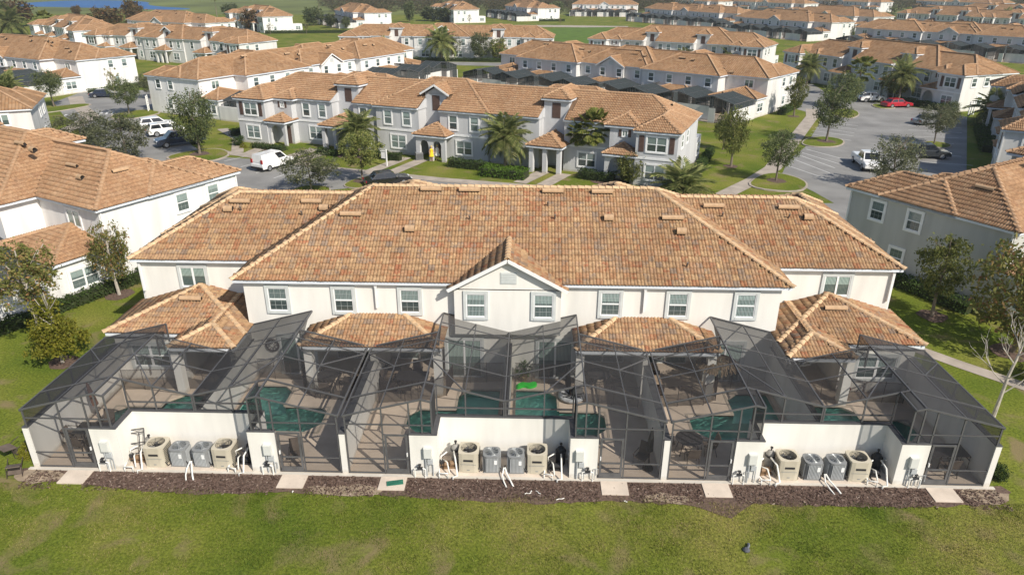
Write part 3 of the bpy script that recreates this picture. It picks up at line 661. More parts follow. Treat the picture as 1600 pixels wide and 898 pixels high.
# walks
strip('sidewalk', [(19.5, 42.6), (24.0, 48.2), (27.6, 53.5), (35.0, 68.6), (43.2, 85.3), (45.5, 92)], 1.75, .03, CONC)
strip('sidewalk', [(-36, 58.7), (-33, 57.5), (-20.3, 51.2), (-8.5, 47.3), (2.3, 44.6), (14, 41)], 1.5, .03, CONC)
strip('sidewalk', [(53.5, 52.0), (57.5, 59), (68.5, 80.5)], 4, .02, CONC)
strip('sidewalk', [(20.6, 14), (22.6, 12.5), (24.6, 10.2), (27.5, 7.2), (31, 4)], .95, .025, CONC)
strip('sidewalk', [(-57, 55), (-60, 62), (-62, 70), (-64, 80), (-72, 90), (-78, 99)], 2.2, .03, CONC)
strip('sidewalk', [(-41.5, 72.5), (-37, 66.5), (-34, 58.5)], 1.4, .033, CONC)
for a, c in (((-31.8, 62.0), (-32.6, 57.3)), ((-13.6, 56.9), (-16.4, 50.2)), ((-11.4, 56.0), (-14.2, 49.4)), ((2.3, 50.9), (-.2, 46.3)), ((4.6, 50.1), (2.2, 45.5)), ((-25.3, 60.8), (-28, 54.7)), ((-23.1, 59.8), (-25.9, 53.8))): strip('footpath', [a, c], 1.5, .036, CONC)
for p in ([(22.2, 45.3), (24.8, 50.0), (27.2, 51.6), (29.0, 49.6), (29.3, 46.6), (27.0, 43.4)], [(34.6, 65.5), (36.6, 69.3), (39.9, 70.9), (41.6, 68.3), (39.2, 64.3), (36.0, 64.0)], [(46.2, 86.8), (49.4, 93), (52.2, 91.5), (51.2, 87.0), (48, 83.0)],
          [(-41.8, 55.7), (-39.5, 59.6), (-36.8, 60.6), (-34.0, 57.4), (-35.0, 53.6), (-39.0, 53.5)], [(-62.5, 83.5), (-59, 87.5), (-55, 84), (-57, 79), (-61, 78.5)], [(-77, 85.5), (-72.8, 92), (-69.6, 91), (-72, 84), (-75, 82)], [(-18.2, 44.0), (-17.2, 47.6), (-14.8, 47.2), (-15.3, 43.2)],
          [(56, 92.5), (56.8, 97.2), (60, 97), (59.5, 92.8)], [(50.0, 66.2), (52, 68.6), (54.2, 66.4), (51.8, 63.6)], [(-22.5, 40), (-22.4, 44.6), (-18.6, 44.2), (-18.6, 40)]): island(p)
mk = MB()
for (x0, y0), (x1, y1) in (((29.4,55.3),(31.7,49.5)),((31.3,57.8),(33.1,51.5)),((32.7,59.8),(34.5,53.8)),((33.4,61.3),(35.7,55.8)),((34.6,63.1),(37,58.3)),((38.4,72.3),(42.2,68.3)),((39.4,74.6),(43.6,71.2)),((40.6,76.9),(44.6,73.3)),((41.8,79.0),(46,76)),((42.6,81.2),(47.2,78.4)),((-33.9,54.3),(-32.2,56.8)),((-31,51.7),(-29.2,55.2)),((-28.4,49.2),(-26.6,53)),((-25.8,47.2),(-24.2,51)),((45.2,57.2),(50.5,55.6)),((46.5,61.3),(51.6,60.0)),((49.4,67.5),(54.5,67)),((51,71.5),(57,70.5)),((53,75.8),(59.3,74)),((54.6,79.2),(61,77.2))):
    d = Vector((x1-x0, y1-y0, 0)).normalized(); nn = Vector((-d.y, d.x, 0))*.055; mk.quad([(x0-nn.x, y0-nn.y, .018), (x1-nn.x, y1-nn.y, .018), (x1+nn.x, y1+nn.y, .018), (x0+nn.x, y0+nn.y, .018)])
tag(mk.obj('parking_lines', PAINT), kind='structure')
mk = MB(); A, B = Vector((-69.0, 81.2, 0)), Vector((-62.4, 83.9, 0)); d = (B-A)/9
for k in range(9):
    p = A+d*k; nn = Vector((-d.y, d.x, 0)).normalized()*1.1; mk.quad([(*(p-nn*.8)[:2], .018), (*(p+d*.42-nn*.8)[:2], .018), (*(p+d*.42+nn)[:2], .018), (*(p+nn)[:2], .018)])
tag(mk.obj('crosswalk_stripes', PAINT), kind='structure')
sheet('meadow', [(-1500, 330), (1500, 430), (1500, 2400), (-1500, 2400)], .01, FIELD)
sheet('lake', smooth_poly([(-365, 470), (-270, 447), (-215, 420), (-205, 440), (-260, 480), (-300, 570), (-380, 600)]), .03, LAKE)
sheet('lawn', [(-2, 235), (12, 212), (32, 208), (54, 292), (10, 282)], .015, mat('lawn_green', (.09, .15, .018), .95, .25, .3, .3, 10))
# mulch beds, soil patches
def ragged(poly, amp, step=.35, seed=1):
    r = random.Random(seed); out = []
    for i in range(len(poly)):
        a, c = Vector(poly[i]), Vector(poly[(i+1) % len(poly)]); n = max(1, int((c-a).length/step))
        for k in range(n): q = a+(c-a)*k/n; out.append((q.x+r.uniform(-amp, amp), q.y+r.uniform(-amp, amp)))
    return out
bed = ragged([(-20.6, -.25), (-19.5, -.75), (-16, -1.15), (-12.5, -1.5), (-9.6, -1.25), (-6, -1.15), (-3.5, -1.4), (1, -1.6), (4.5, -1.3), (7.5, -1.5), (9, -2.2), (10, -1.35), (14, -1.35), (18, -1.25), (19.8, -.95), (20.8, -.3), (20.6, .05), (-20.5, .05)], .09)
sheet('mulch_bed', bed, .02, MULCH)
rg = np.random.default_rng(5); n = 9000; px = rg.uniform(-20, 20.3, n); py = rg.uniform(-1.35, -.2, n)+rg.normal(0, .06, n)
for o_, s_ in ((-3,1),(-1,-1),(-1,1),(1,-1),(1,1),(3,-1)): c_ = o_*6.7+s_*2.1; k_ = (np.abs(px-c_) > .65) | (rg.uniform(0, 1, len(px)) < .04); px, py = px[k_], py[k_]
k_ = py < -.16; px, py = px[k_], py[k_]; n = len(px)
a = rg.uniform(0, PI, n); l = rg.uniform(.02, .07, n); wv_ = rg.uniform(.008, .02, n); tz = rg.uniform(-.02, .03, (n, 4)); ca, sa = np.cos(a), np.sin(a)
V = np.zeros((n, 4, 3)); 
for i, (s, q) in enumerate(((-1,-1),(1,-1),(1,1),(-1,1))): V[:, i, 0] = px+ca*l*s-sa*wv_*q; V[:, i, 1] = py+sa*l*s+ca*wv_*q; V[:, i, 2] = .04+tz[:, i]
CHIP = leaf_mat('mulch_chips', [(0, (.065, .043, .034)), (.5, (.135, .088, .07)), (.9, (.215, .15, .125)), (1, (.42, .34, .28))])
tag(link('mulch_chips', np_mesh('mulch_chips', V, np.arange(n*4).reshape(-1, 4), CHIP)), kind='stuff')
for i, (x, y, rx, ry) in enumerate(((-19.6, -.55, 1.2, .45), (-6.4, -1.0, 1.6, .35), (19.6, -.5, 1.0, .5), (6.6, -1.1, 1.0, .3))):
    sheet('bare_patch', ragged([(x+rx*math.cos(t*PI/6), y+ry*math.sin(t*PI/6)) for t in range(12)], .12, .3, i), .024, SOIL)
# grass blades on the near lawn
n = 330000; px = rg.uniform(-27, 27, n); py = -1.0-rg.uniform(0, 1, n)**1.2*9.2
edge = -1.3+.16*np.sin(px*1.3)+.12*np.sin(px*3.1+1)+rg.normal(0, .13, n)+.55*np.exp(-((px+6.5)/2.0)**2)*(rg.uniform(0,1,n)<.3)+.6*np.exp(-((px-6.8)/1.6)**2)*(rg.uniform(0,1,n)<.35)+np.where(np.abs(px) > 20.4, 9, 0); k = py < edge
pn = np.sin(px*.9+1.3*np.sin(py*.7))*np.sin(py*1.1+px*.33); k &= rg.uniform(0, 1, n) < (.75+.35*pn)
for x, y, rx, ry in ((9.9, -4.4, .8, .6), (-4.9, -4.3, .5, .35), (11.2, -5.3, .7, .35), (-13.5, -3.9, .6, .25), (-11.8, -4.6, .5, .25), (3.5, -1.9, .5, .3)): k &= ((px-x)/rx)**2+((py-y)/ry)**2 > rg.uniform(.5, 1.2, n)
px, py = px[k], py[k]; n = len(px); a = rg.uniform(0, 2*PI, n); h = rg.uniform(.03, .085, n)*(.8+.5*(np.sin(px*2.3)*np.sin(py*2.9)>.2)); wd = rg.uniform(.006, .014, n); lean = rg.uniform(-.06, .06, (n, 2))
V = np.zeros((n, 3, 3)); V[:, 0] = np.stack([px-np.cos(a)*wd, py-np.sin(a)*wd, np.full(n, .01)], 1); V[:, 1] = np.stack([px+np.cos(a)*wd, py+np.sin(a)*wd, np.full(n, .01)], 1); V[:, 2] = np.stack([px+lean[:, 0], py+lean[:, 1], h], 1)
tag(link('lawn_grass', np_mesh('lawn_grass', V, np.arange(n*3).reshape(-1, 3), BLADE)), kind='stuff')

# ------------------------------------------------------------ the main block and its screened lanais
MAIN, RMAIN = building('cream townhouse block with mixed clay tile roof and centre gable behind the screened pools', 6, 'b-', (-20.4, 10.4), 0, W_CREAM, tiles=('back', 'left', 'right'), near=True, mt=MT_MAIN, ridge=MT_RIDGE, surr=TRIMG, front=False)
_ro = [c for c in MAIN.children if c.name.startswith('roof')][0]
CLAY = mat('vent_clay', (.47, .315, .19), .8, .15, 5)
def half_tube(ln, R, th=.03):
    b = MB(); n = 8
    for k in range(n):
        a0, a1 = PI*k/n, PI*(k+1)/n
        p = lambda a, x, r: (x, -math.cos(a)*r, math.sin(a)*r)
        b.quad([p(a0,-ln/2,R), p(a0,ln/2,R), p(a1,ln/2,R), p(a1,-ln/2,R)]); b.quad([p(a1,-ln/2,R-th), p(a1,ln/2,R-th), p(a0,ln/2,R-th), p(a0,-ln/2,R-th)])
        for x in (-ln/2, ln/2): b.quad([p(a0,x,R), p(a1,x,R), p(a1,x,R-th), p(a0,x,R-th)])
    return b
ZR = lambda y, e: 5.58+.52*(y-e)
def on_roof(x, y, e, me, name, sl=.52, z0=5.58, ro=None): return link(name, me, ro or _ro, Matrix.Translation((x, y, z0+sl*(y-e))) @ Matrix.Rotation(math.atan(sl), 4, 'X'))
def vent_mesh(ln, R, name):
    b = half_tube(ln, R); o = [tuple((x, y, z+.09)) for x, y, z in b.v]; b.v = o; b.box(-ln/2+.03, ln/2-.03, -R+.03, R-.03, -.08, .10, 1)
    return b.mesh(name, [CLAY, DARKV])
DARKV = mat('vent_shadow_dark', (.025, .02, .018), .9)  # shadow beneath vents and cowls, painted in as a dark box
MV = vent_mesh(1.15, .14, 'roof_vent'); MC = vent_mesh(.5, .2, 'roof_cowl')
b = MB(); b.tube([(0,0,-.1),(0,0,.28)], .05, 8); MPP = b.mesh('vent_pipe', mat('pipe_lead', (.16, .13, .11), .6))
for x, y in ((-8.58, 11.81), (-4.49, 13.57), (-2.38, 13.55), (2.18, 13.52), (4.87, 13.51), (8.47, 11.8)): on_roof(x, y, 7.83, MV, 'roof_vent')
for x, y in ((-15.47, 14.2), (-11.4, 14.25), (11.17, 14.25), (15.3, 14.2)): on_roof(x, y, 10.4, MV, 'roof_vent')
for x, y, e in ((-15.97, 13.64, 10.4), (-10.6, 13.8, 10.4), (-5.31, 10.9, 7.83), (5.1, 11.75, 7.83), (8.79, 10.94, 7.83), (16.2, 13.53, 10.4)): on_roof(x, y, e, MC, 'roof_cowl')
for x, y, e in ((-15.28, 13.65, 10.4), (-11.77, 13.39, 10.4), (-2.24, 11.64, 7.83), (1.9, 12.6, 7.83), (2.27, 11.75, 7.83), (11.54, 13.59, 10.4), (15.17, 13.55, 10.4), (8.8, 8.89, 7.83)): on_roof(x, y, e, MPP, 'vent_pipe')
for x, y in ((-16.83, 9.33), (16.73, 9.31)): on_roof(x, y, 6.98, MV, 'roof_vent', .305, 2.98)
for x, y, z0, z1 in ((-6.7, 8.06, 4.0, 5.35), (6.7, 8.06, 4.0, 5.35), (-20.0, 10.66, 3.6, 5.35), (20.0, 10.66, 3.6, 5.35)):
    b = MB(); b.box(x-.05, x+.05, y-.09, y+.02, z0, z1); b.box(x-.07, x+.07, y-.1, y+.02, z1-.18, z1); b.obj('downpipe', TRIM, MAIN)
# decks and pools
m_, n_, b_ = new_mat('pool_water'); out = n_.nodes['Material Output']; n_.nodes.remove(b_)
tr = N(n_, 'BsdfTransparent'); tr.inputs[0].default_value = (.82, .96, .94, 1); gl = N(n_, 'BsdfGlossy'); gl.inputs['Roughness'].default_value = .06; fz = N(n_, 'Fresnel'); fz.inputs[0].default_value = 1.33
tc = N(n_, 'NewGeometry'); no = N(n_, 'TexNoise'); no.inputs['Scale'].default_value = 3.2; no.inputs['Detail'].default_value = 3; no.inputs['Distortion'].default_value = 1.5; n_.links.new(tc.outputs['Position'], no.inputs['Vector'])
bp = N(n_, 'Bump'); bp.inputs['Strength'].default_value = .25; bp.inputs['Distance'].default_value = .05; n_.links.new(no.outputs[0], bp.inputs['Height']); n_.links.new(bp.outputs[0], gl.inputs['Normal']); n_.links.new(bp.outputs[0], fz.inputs['Normal'])
mx = N(n_, 'MixShader'); n_.links.new(fz.outputs[0], mx.inputs[0]); n_.links.new(tr.outputs[0], mx.inputs[1]); n_.links.new(gl.outputs[0], mx.inputs[2]); n_.links.new(mx.outputs[0], out.inputs[0])
WATER = m_
m_, n_, b_ = new_mat('pool_plaster'); b_.inputs['Roughness'].default_value = .8
tc = N(n_, 'NewGeometry'); no = N(n_, 'TexVoronoi', feature='SMOOTH_F1'); no.inputs['Scale'].default_value = 2.6; nn_ = N(n_, 'TexNoise'); nn_.inputs['Scale'].default_value = 1.5; n_.links.new(tc.outputs['Position'], nn_.inputs['Vector']); n_.links.new(nn_.outputs['Color'], no.inputs['Vector'])
r_ = ramp(n_, [(.1, (.24, .60, .50)), (.5, (.32, .68, .58)), (.9, (.46, .78, .69))]); n_.links.new(no.outputs[0], r_.inputs[0]); n_.links.new(r_.outputs[0], b_.inputs['Base Color']); PLASTER = m_
COPE = mat('pool_coping', (.36, .31, .25), .8, .15, 3)
POOLS = ('long teal pool in the leftmost screen cage, hidden behind the wall corner', 'large rippled teal pool in the second screen cage', 'dark shaded teal pool in the third screen cage', 'teal pool beside the green float in the fourth screen cage', 'rippled teal pool in the fifth screen cage, under the thatched parasol', 'small dark pool in the rightmost screen cage')
for u, (odd, s) in enumerate(((-3,1),(-1,-1),(-1,1),(1,-1),(1,1),(3,-1))):
    end = abs(odd) == 3; o = odd*W
    if end: a, c, d_, y0, y1, y2 = 1.0, 3.2, 5.2, 3.0, 4.8, 5.9
    else: a, c, d_, y0, y1, y2 = 1.95, 4.2, 6.35, 2.9, 5.0, 6.9
    fx = lambda v: o+s*v
    b = MB()
    def slab(t0, t1, v0, v1, z=.04): b.box(*sorted((fx(t0), fx(t1))), v0, v1, -.1, z)
    slab(.004, 3.8, .02, 1.297, .041); slab(.004, a, 1.3, 9.95)
    slab(a, c, 1.3, y0); slab(a, c, y1, 9.95); slab(c, d_, 1.3, y0); slab(c, d_, y2, 9.95); slab(d_, W-.004, 1.3, 9.95)
    ch = .75
    b.prism([(fx(a), y0), (fx(a+ch), y0), (fx(a), y0+ch)][::s], -.1, .0405); b.prism([(fx(a), y1), (fx(a), y1-.45), (fx(a+.45), y1)][::s], -.1, .0405); b.prism([(fx(c), y2), (fx(c), y2-.6), (fx(c+.6), y2)][::s], -.1, .0405)
    tag(b.obj('deck', DECK), kind='structure')
    t = thing('swimming_pool', POOLS[u], 'pool', (fx(a), y0, 0), 0, 'pools in the screen cages'); Lx = lambda v: s*(v-a)
    b = MB(); E_ = [(a, y0), (d_, y0), (d_, y2), (c, y2), (c, y1), (a, y1)]
    for (p, q), (p2, q2) in zip(E_, E_[1:]+E_[:1]): b.quad([(Lx(p), q-y0, -1.3), (Lx(p2), q2-y0, -1.3), (Lx(p2), q2-y0, .03), (Lx(p), q-y0, .03)])
    b.quad([(Lx(a), 0, -1.3), (Lx(d_), 0, -1.3), (Lx(d_), y1-y0, -1.3), (Lx(a), y1-y0, -1.3)]); b.quad([(Lx(c), y1-y0, -.45), (Lx(d_), y1-y0, -.45), (Lx(d_), y2-y0, -.45), (Lx(c), y2-y0, -.45)]); b.quad([(Lx(c), y1-y0, -1.3), (Lx(d_), y1-y0, -1.3), (Lx(d_), y1-y0, -.45), (Lx(c), y1-y0, -.45)])
    b.obj('basin', PLASTER, t)
    b = MB(); b.quad([(Lx(x), y-y0, -.06) for x, y in E_][::s]); b.obj('water', WATER, t)
    b = MB(); P6 = E_
    for k, ((p, q), (p2, q2)) in enumerate(zip(P6, P6[1:]+P6[:1])):
        if p == p2: b.box(*sorted((Lx(p)-.1, Lx(p)+.02)), *sorted((q-y0, q2-y0)), .03, .056)
        else: b.box(*sorted((Lx(p), Lx(p2))), q-y0-.1, q-y0+.02, .03, .058)
    b.obj('coping', COPE, t)
b = MB(); b.box(-20.3, 20.3, -.14, .018, -.1, .06); tag(b.obj('kerb', W_CREAM), kind='structure')
# privacy walls between the lanais and round the equipment alcoves
def wthing(name, label, boxes, cat='wall', cap=True):
    t = thing(name, label, cat, (boxes[0][0], boxes[0][2], 0)); o = t.location; b = MB(); c = MB()
    for x0, x1, y0, y1, z1 in boxes: b.box(x0-o.x, x1-o.x, y0-o.y, y1-o.y, 0, z1); c.box(x0-o.x-.015, x1-o.x+.015, y0-o.y-.015, y1-o.y+.015, z1+.001, z1+.03)
    b.obj('wall_body', W_CREAM, t)
    if cap: c.obj('wall_cap', BRONZE, t)
    return t
for i, (x, y0, y1, lb) in enumerate(((-20.0, 0, 7.22, 'outer left end privacy wall of the first screened lanai'), (-13.4, 1.55, 8.1, 'privacy wall between the first and second lanai, ending at the left alcove'), (-6.7, 0, 6.0, 'privacy wall ending in a white pillar between the second and third lanai'),
        (0, 1.55, 8.1, 'privacy wall between the third and fourth lanai, behind the middle alcove'), (6.7, 0, 6.0, 'privacy wall ending in a white pillar between the fourth and fifth lanai'), (13.4, 1.55, 8.1, 'privacy wall between the fifth and sixth lanai, ending at the right alcove'), (20.0, 0, 7.22, 'outer right end privacy wall of the sixth screened lanai'))):
    wthing('privacy_wall', lb, [(x-.12, x+.12, y0, y1, 2.05)])
for c, lb in ((-13.4, 'white wall round the left equipment alcove with four air conditioners'), (0, 'white wall round the middle equipment alcove with four air conditioners'), (13.4, 'white wall round the right equipment alcove with four air conditioners')):
    t = wthing('alcove_wall', lb, [(c-2.95, c+2.95, 1.35, 1.55, 2.07), (c-2.96, c-2.76, .181, 1.349, 2.071), (c+2.76, c+2.96, .181, 1.349, 2.071), (c-3.9, c-2.75, 0, .18, 2.07), (c+2.75, c+3.9, 0, .18, 2.07)])
    b = MB(); b.box(c-2.74, c+2.74, .0, 1.345, 0, .07); tag(b.obj('equipment_pad', PADM), kind='structure')

# ------------------------------------------------------------ screen cages
CUBE = None
def cube():
    b = MB(); b.box(0, 1, -.5, .5, -.5, .5); return b.mesh('beam', BRONZE)
CUBE = cube()
def prof(t): return 2.9+.87*(1-abs(t-3.35)/3.35)
def cage_parts(end, bump=True):
    """bars [(name,p,q,w,h)] and panels [pts] in (t, y, z)"""
    T = [.1, 1.675, 3.35, 3.75, 5.025, 6.7]; bars, pans = [], []
    def y0(t): return 0.02 if (t <= 3.75 and bump) else 1.37
    if end: y1 = lambda t: 6.35 if t < 3.3 else 5.3
    else: y1 = lambda t: 5.95 if t < 3.3 else 8.06
    K = [.02, 1.37, 3.38, 5.2, 6.35 if end else 7.0] + ([] if end else [8.06])
    Z = prof
    # long rafters
    for i, t in enumerate(T):
        if i == 3: 
            bars.append(('beam', (t, .02, Z(t)), (t, 1.37, Z(t)), .05, .1)); continue
        e = y1(t-.01) if t > 3.4 else max(y1(t), y1(t+.01)) if abs(t-3.35) < .01 else y1(t)
        big = i in (0, 2, 5); bars.append(('beam', (t, y0(t), Z(t)-.03), (t, e, Z(t)-.03), .04 if not big else .055, .065 if not big else .09))
    for k in K:
        for i in range(5):
            a, b = T[i], T[i+1]; m = (a+b)/2
            if k < y0(m)-.01 or k > y1(m)+.01: continue
            bars.append(('beam', (a, k, Z(a)), (b, k, Z(b)), .035, .045 if k not in (.02, 1.37) else .08))
    for i in range(5):
        a, b = T[i], T[i+1]; m = (a+b)/2; ks = [k for k in K if y0(m)-.01 <= k <= y1(m)+.01]
        if y1(m)-ks[-1] > .2: ks.append(y1(m)); bars.append(('beam', (a, y1(m), Z(a)), (b, y1(m), Z(b)), .05, .07))
        for k0, k1 in zip(ks, ks[1:]): pans.append([(a, k0, Z(a)), (b, k0, Z(b)), (b, k1, Z(b)), (a, k1, Z(a))])
    bars.append(('brace', (3.35, 3.38, Z(3.35)), (5.025, 1.37, Z(5.025)), .045, .05)); bars.append(('brace', (1.675, 3.38, Z(1.675)), (.1, 5.2, Z(.1)), .045, .05))
    # front wall
    for t, zb in ((.17, .06), (1.7, .06), (2.83, .06), (3.35, 2.1), (3.75, 2.1)): bars.append(('post', (t, .06, zb), (t, .06, Z(t)), .05, .06))
    for a, b, z in ((.17, 1.7, .8), (.17, 3.75, 2.52), (2.83, 3.75, 2.1), (.17, 2.83, .09)): bars.append(('rail', (a, .06, z), (b, .06, z), .05, .05))
    pans += [[(.17,.06,.09),(1.7,.06,.09),(1.7,.06,2.52),(.17,.06,2.52)], [(.17,.06,2.52),(1.7,.06,2.52),(1.7,.06,Z(1.7)),(.17,.06,Z(.17))], [(1.7,.06,2.52),(3.35,.06,2.52),(3.35,.06,Z(3.35)),(1.7,.06,Z(1.7))],
        [(1.7,.06,2.1),(2.83,.06,2.1),(2.83,.06,2.52),(1.7,.06,2.52)], [(2.83,.06,2.1),(3.75,.06,2.1),(3.75,.06,2.52),(2.83,.06,2.52)], [(3.35,.06,2.52),(3.75,.06,2.52),(3.75,.06,Z(3.75)),(3.35,.06,Z(3.35))], [(2.7,.06,.09),(2.83,.06,.09),(2.83,.06,2.1),(2.7,.06,2.1)]]
    # return and alcove side
    bars.append(('rail', (3.75, .06, 2.1), (3.75, 1.37, 2.1), .05, .06)); pans.append([(3.75,.06,2.1),(3.75,1.37,2.1),(3.75,1.37,Z(3.75)),(3.75,.06,Z(3.75))])
    for t in (3.8, 5.025, 6.66): bars.append(('post', (t, 1.4, 2.1), (t, 1.4, Z(t)), .05, .06))
    for z in (2.1, 2.52): bars.append(('rail', (3.8, 1.4, z), (6.66, 1.4, z), .055, .06))
    pans += [[(3.8,1.4,2.1),(5.025,1.4,2.1),(5.025,1.4,Z(5.025)),(3.8,1.4,Z(3.8))], [(5.025,1.4,2.1),(6.66,1.4,2.1),(6.66,1.4,Z(6.66)),(5.025,1.4,Z(5.025))]]
    # sides
    for t in ((.1,) if end else ()):
        for y in (1.8, 3.5, 5.2): bars.append(('post', (t, y, 2.05), (t, y, Z(t)), .06, .06))
        pans.append([(t,.06,2.06),(t,6.35,2.06),(t,6.35,Z(t)),(t,.06,Z(t))])
    pans.append([(6.66,1.4,2.06),(6.66,y1(6.5),2.06),(6.66,y1(6.5),Z(6.66)),(6.66,1.4,Z(6.66))] if not end else [(.14,.06,2.06),(.14,5.6,2.06),(.14,5.6,Z(.14)),(.14,.06,Z(.14))])
    # risers on the tiled roof
    if not end:
        pans += [[(a, 5.95, 2.97), (b, 5.95, 2.97), (b, 5.95, Z(b)), (a, 5.95, Z(a))] for a, b in ((.1, 1.675), (1.675, 3.35))]; pans.append([(3.35,5.95,2.97),(3.35,5.95,Z(3.35)),(3.35,7.5,Z(3.35))])
        bars += [('rail', (.1,5.95,2.97), (3.35,5.95,2.97), .05, .05), ('post', (3.35,5.95,2.6), (3.35,5.95,Z(3.35)), .06, .06)]
    else:
        pans += [[(.1,6.35,2.97),(3.35,6.35,2.97),(3.35,6.35,Z(3.35)),(1.675,6.35,Z(1.675)),(.1,6.35,Z(.1)-.0)], [(3.35,5.3,2.97),(6.7,5.3,2.85),(6.7,5.3,2.9),(3.35,5.3,Z(3.35))], [(3.35,5.3,2.97),(3.35,6.35,2.97),(3.35,6.35,Z(3.35)),(3.35,5.3,Z(3.35))]]
        bars += [('rail', (.1,6.35,2.97), (3.35,6.35,2.97), .05, .05), ('post', (3.35,5.3,2.6), (3.35,5.3,Z(3.35)), .06, .06), ('post', (3.35,6.35,2.8), (3.35,6.35,Z(3.35)), .06, .06)]
    return bars, pans
def bar_mw(p, q, a, b):
    p, q = Vector(p), Vector(q); d = q-p; return Matrix.Translation(p) @ d.to_track_quat('X', 'Z').to_matrix().to_4x4() @ Matrix.Diagonal((d.length, a, b, 1))
UNITS = ((-3, 1, 'leftmost screened pool cage with dark table and brown furled parasol inside'), (-1, -1, 'second screened pool cage from the left, over the large rippled teal pool'), (-1, 1, 'third screened pool cage from the left, left of the centre line under the gable'), (1, -1, 'fourth screened pool cage from the left, with the bright green float inside'), (1, 1, 'fifth screened pool cage from the left, with the thatched parasol inside'), (3, -1, 'rightmost screened pool cage with a sagging screen at its back'))
for odd, s, lb in UNITS:
    end = abs(odd) == 3; t = thing('screen_enclosure', lb, 'pool cage', (odd*W, 0, 0), 0, 'screened pool cages'); X = lambda p: (p[0]*s, p[1], p[2])
    bars, pans = cage_parts(end)
    for nm, p, q, a, b_ in bars: link(nm, CUBE, t, bar_mw(X(p), X(q), a, b_))
    for pn in pans:
        m = MB(); m.quad([X(p) for p in pn]); m.obj('screen_panel', SCREEN, t)
    d = MB()
    for a in (1.76, 2.63): d.box(*sorted((s*a, s*(a+.09))), .03, .08, .1, 2.05)
    for z, h in ((.1, .22), (.78, .07), (1.97, .08)): d.box(*sorted((s*1.851, s*2.629)), .032, .078, z, z+h)
    dd = d.obj('screen_door', BRONZE, t); m = MB(); m.quad([(s*1.85,.055,.3),(s*2.63,.055,.3),(s*2.63,.055,1.98),(s*1.85,.055,1.98)]); m.obj('door_screen', SCREEN, dd)
    m = MB(); m.box(*sorted((s*2.66, s*2.7)), -.03, .03, 1.0, 1.16); m.obj('handle', TRIM, dd)
    # step pad outside the door
    m = MB(); xa, xb = sorted((odd*W+s*1.55, odd*W+s*2.65)); m.prism([(xa, -.98), (xb, -.98), (xb, -.145), (xa, -.145)], 0, .055)
    tag(m.obj('step_pad', PADM), 'pale square concrete step at the door of the '+['first', 'second', 'third', 'fourth', 'fifth', 'sixth'][[u[:2] for u in UNITS].index((odd, s))]+' screen cage', 'step', 'door steps of the screen cages')

t = [o for o in C.objects if o.name.startswith('screen_enclosure')][-1]; g_ = random.Random(8); b = MB(); n = 9
P_ = [[(-6.95+1.0*i/n+g_.uniform(-.06, .06), 4.95+1.15*j/n+g_.uniform(-.05, .05), 2.95-.55*math.sin(PI*j/n)*(.4+.6*math.sin(PI*i/n))+g_.uniform(-.09, .09)) for i in range(n+1)] for j in range(n+1)]
for j in range(n):
    for i in range(n): b.quad([P_[j][i], P_[j][i+1], P_[j+1][i+1], P_[j+1][i]])
b.obj('torn_screen', screen_mat('torn_screen', .45, (.30, .30, .29)), t)

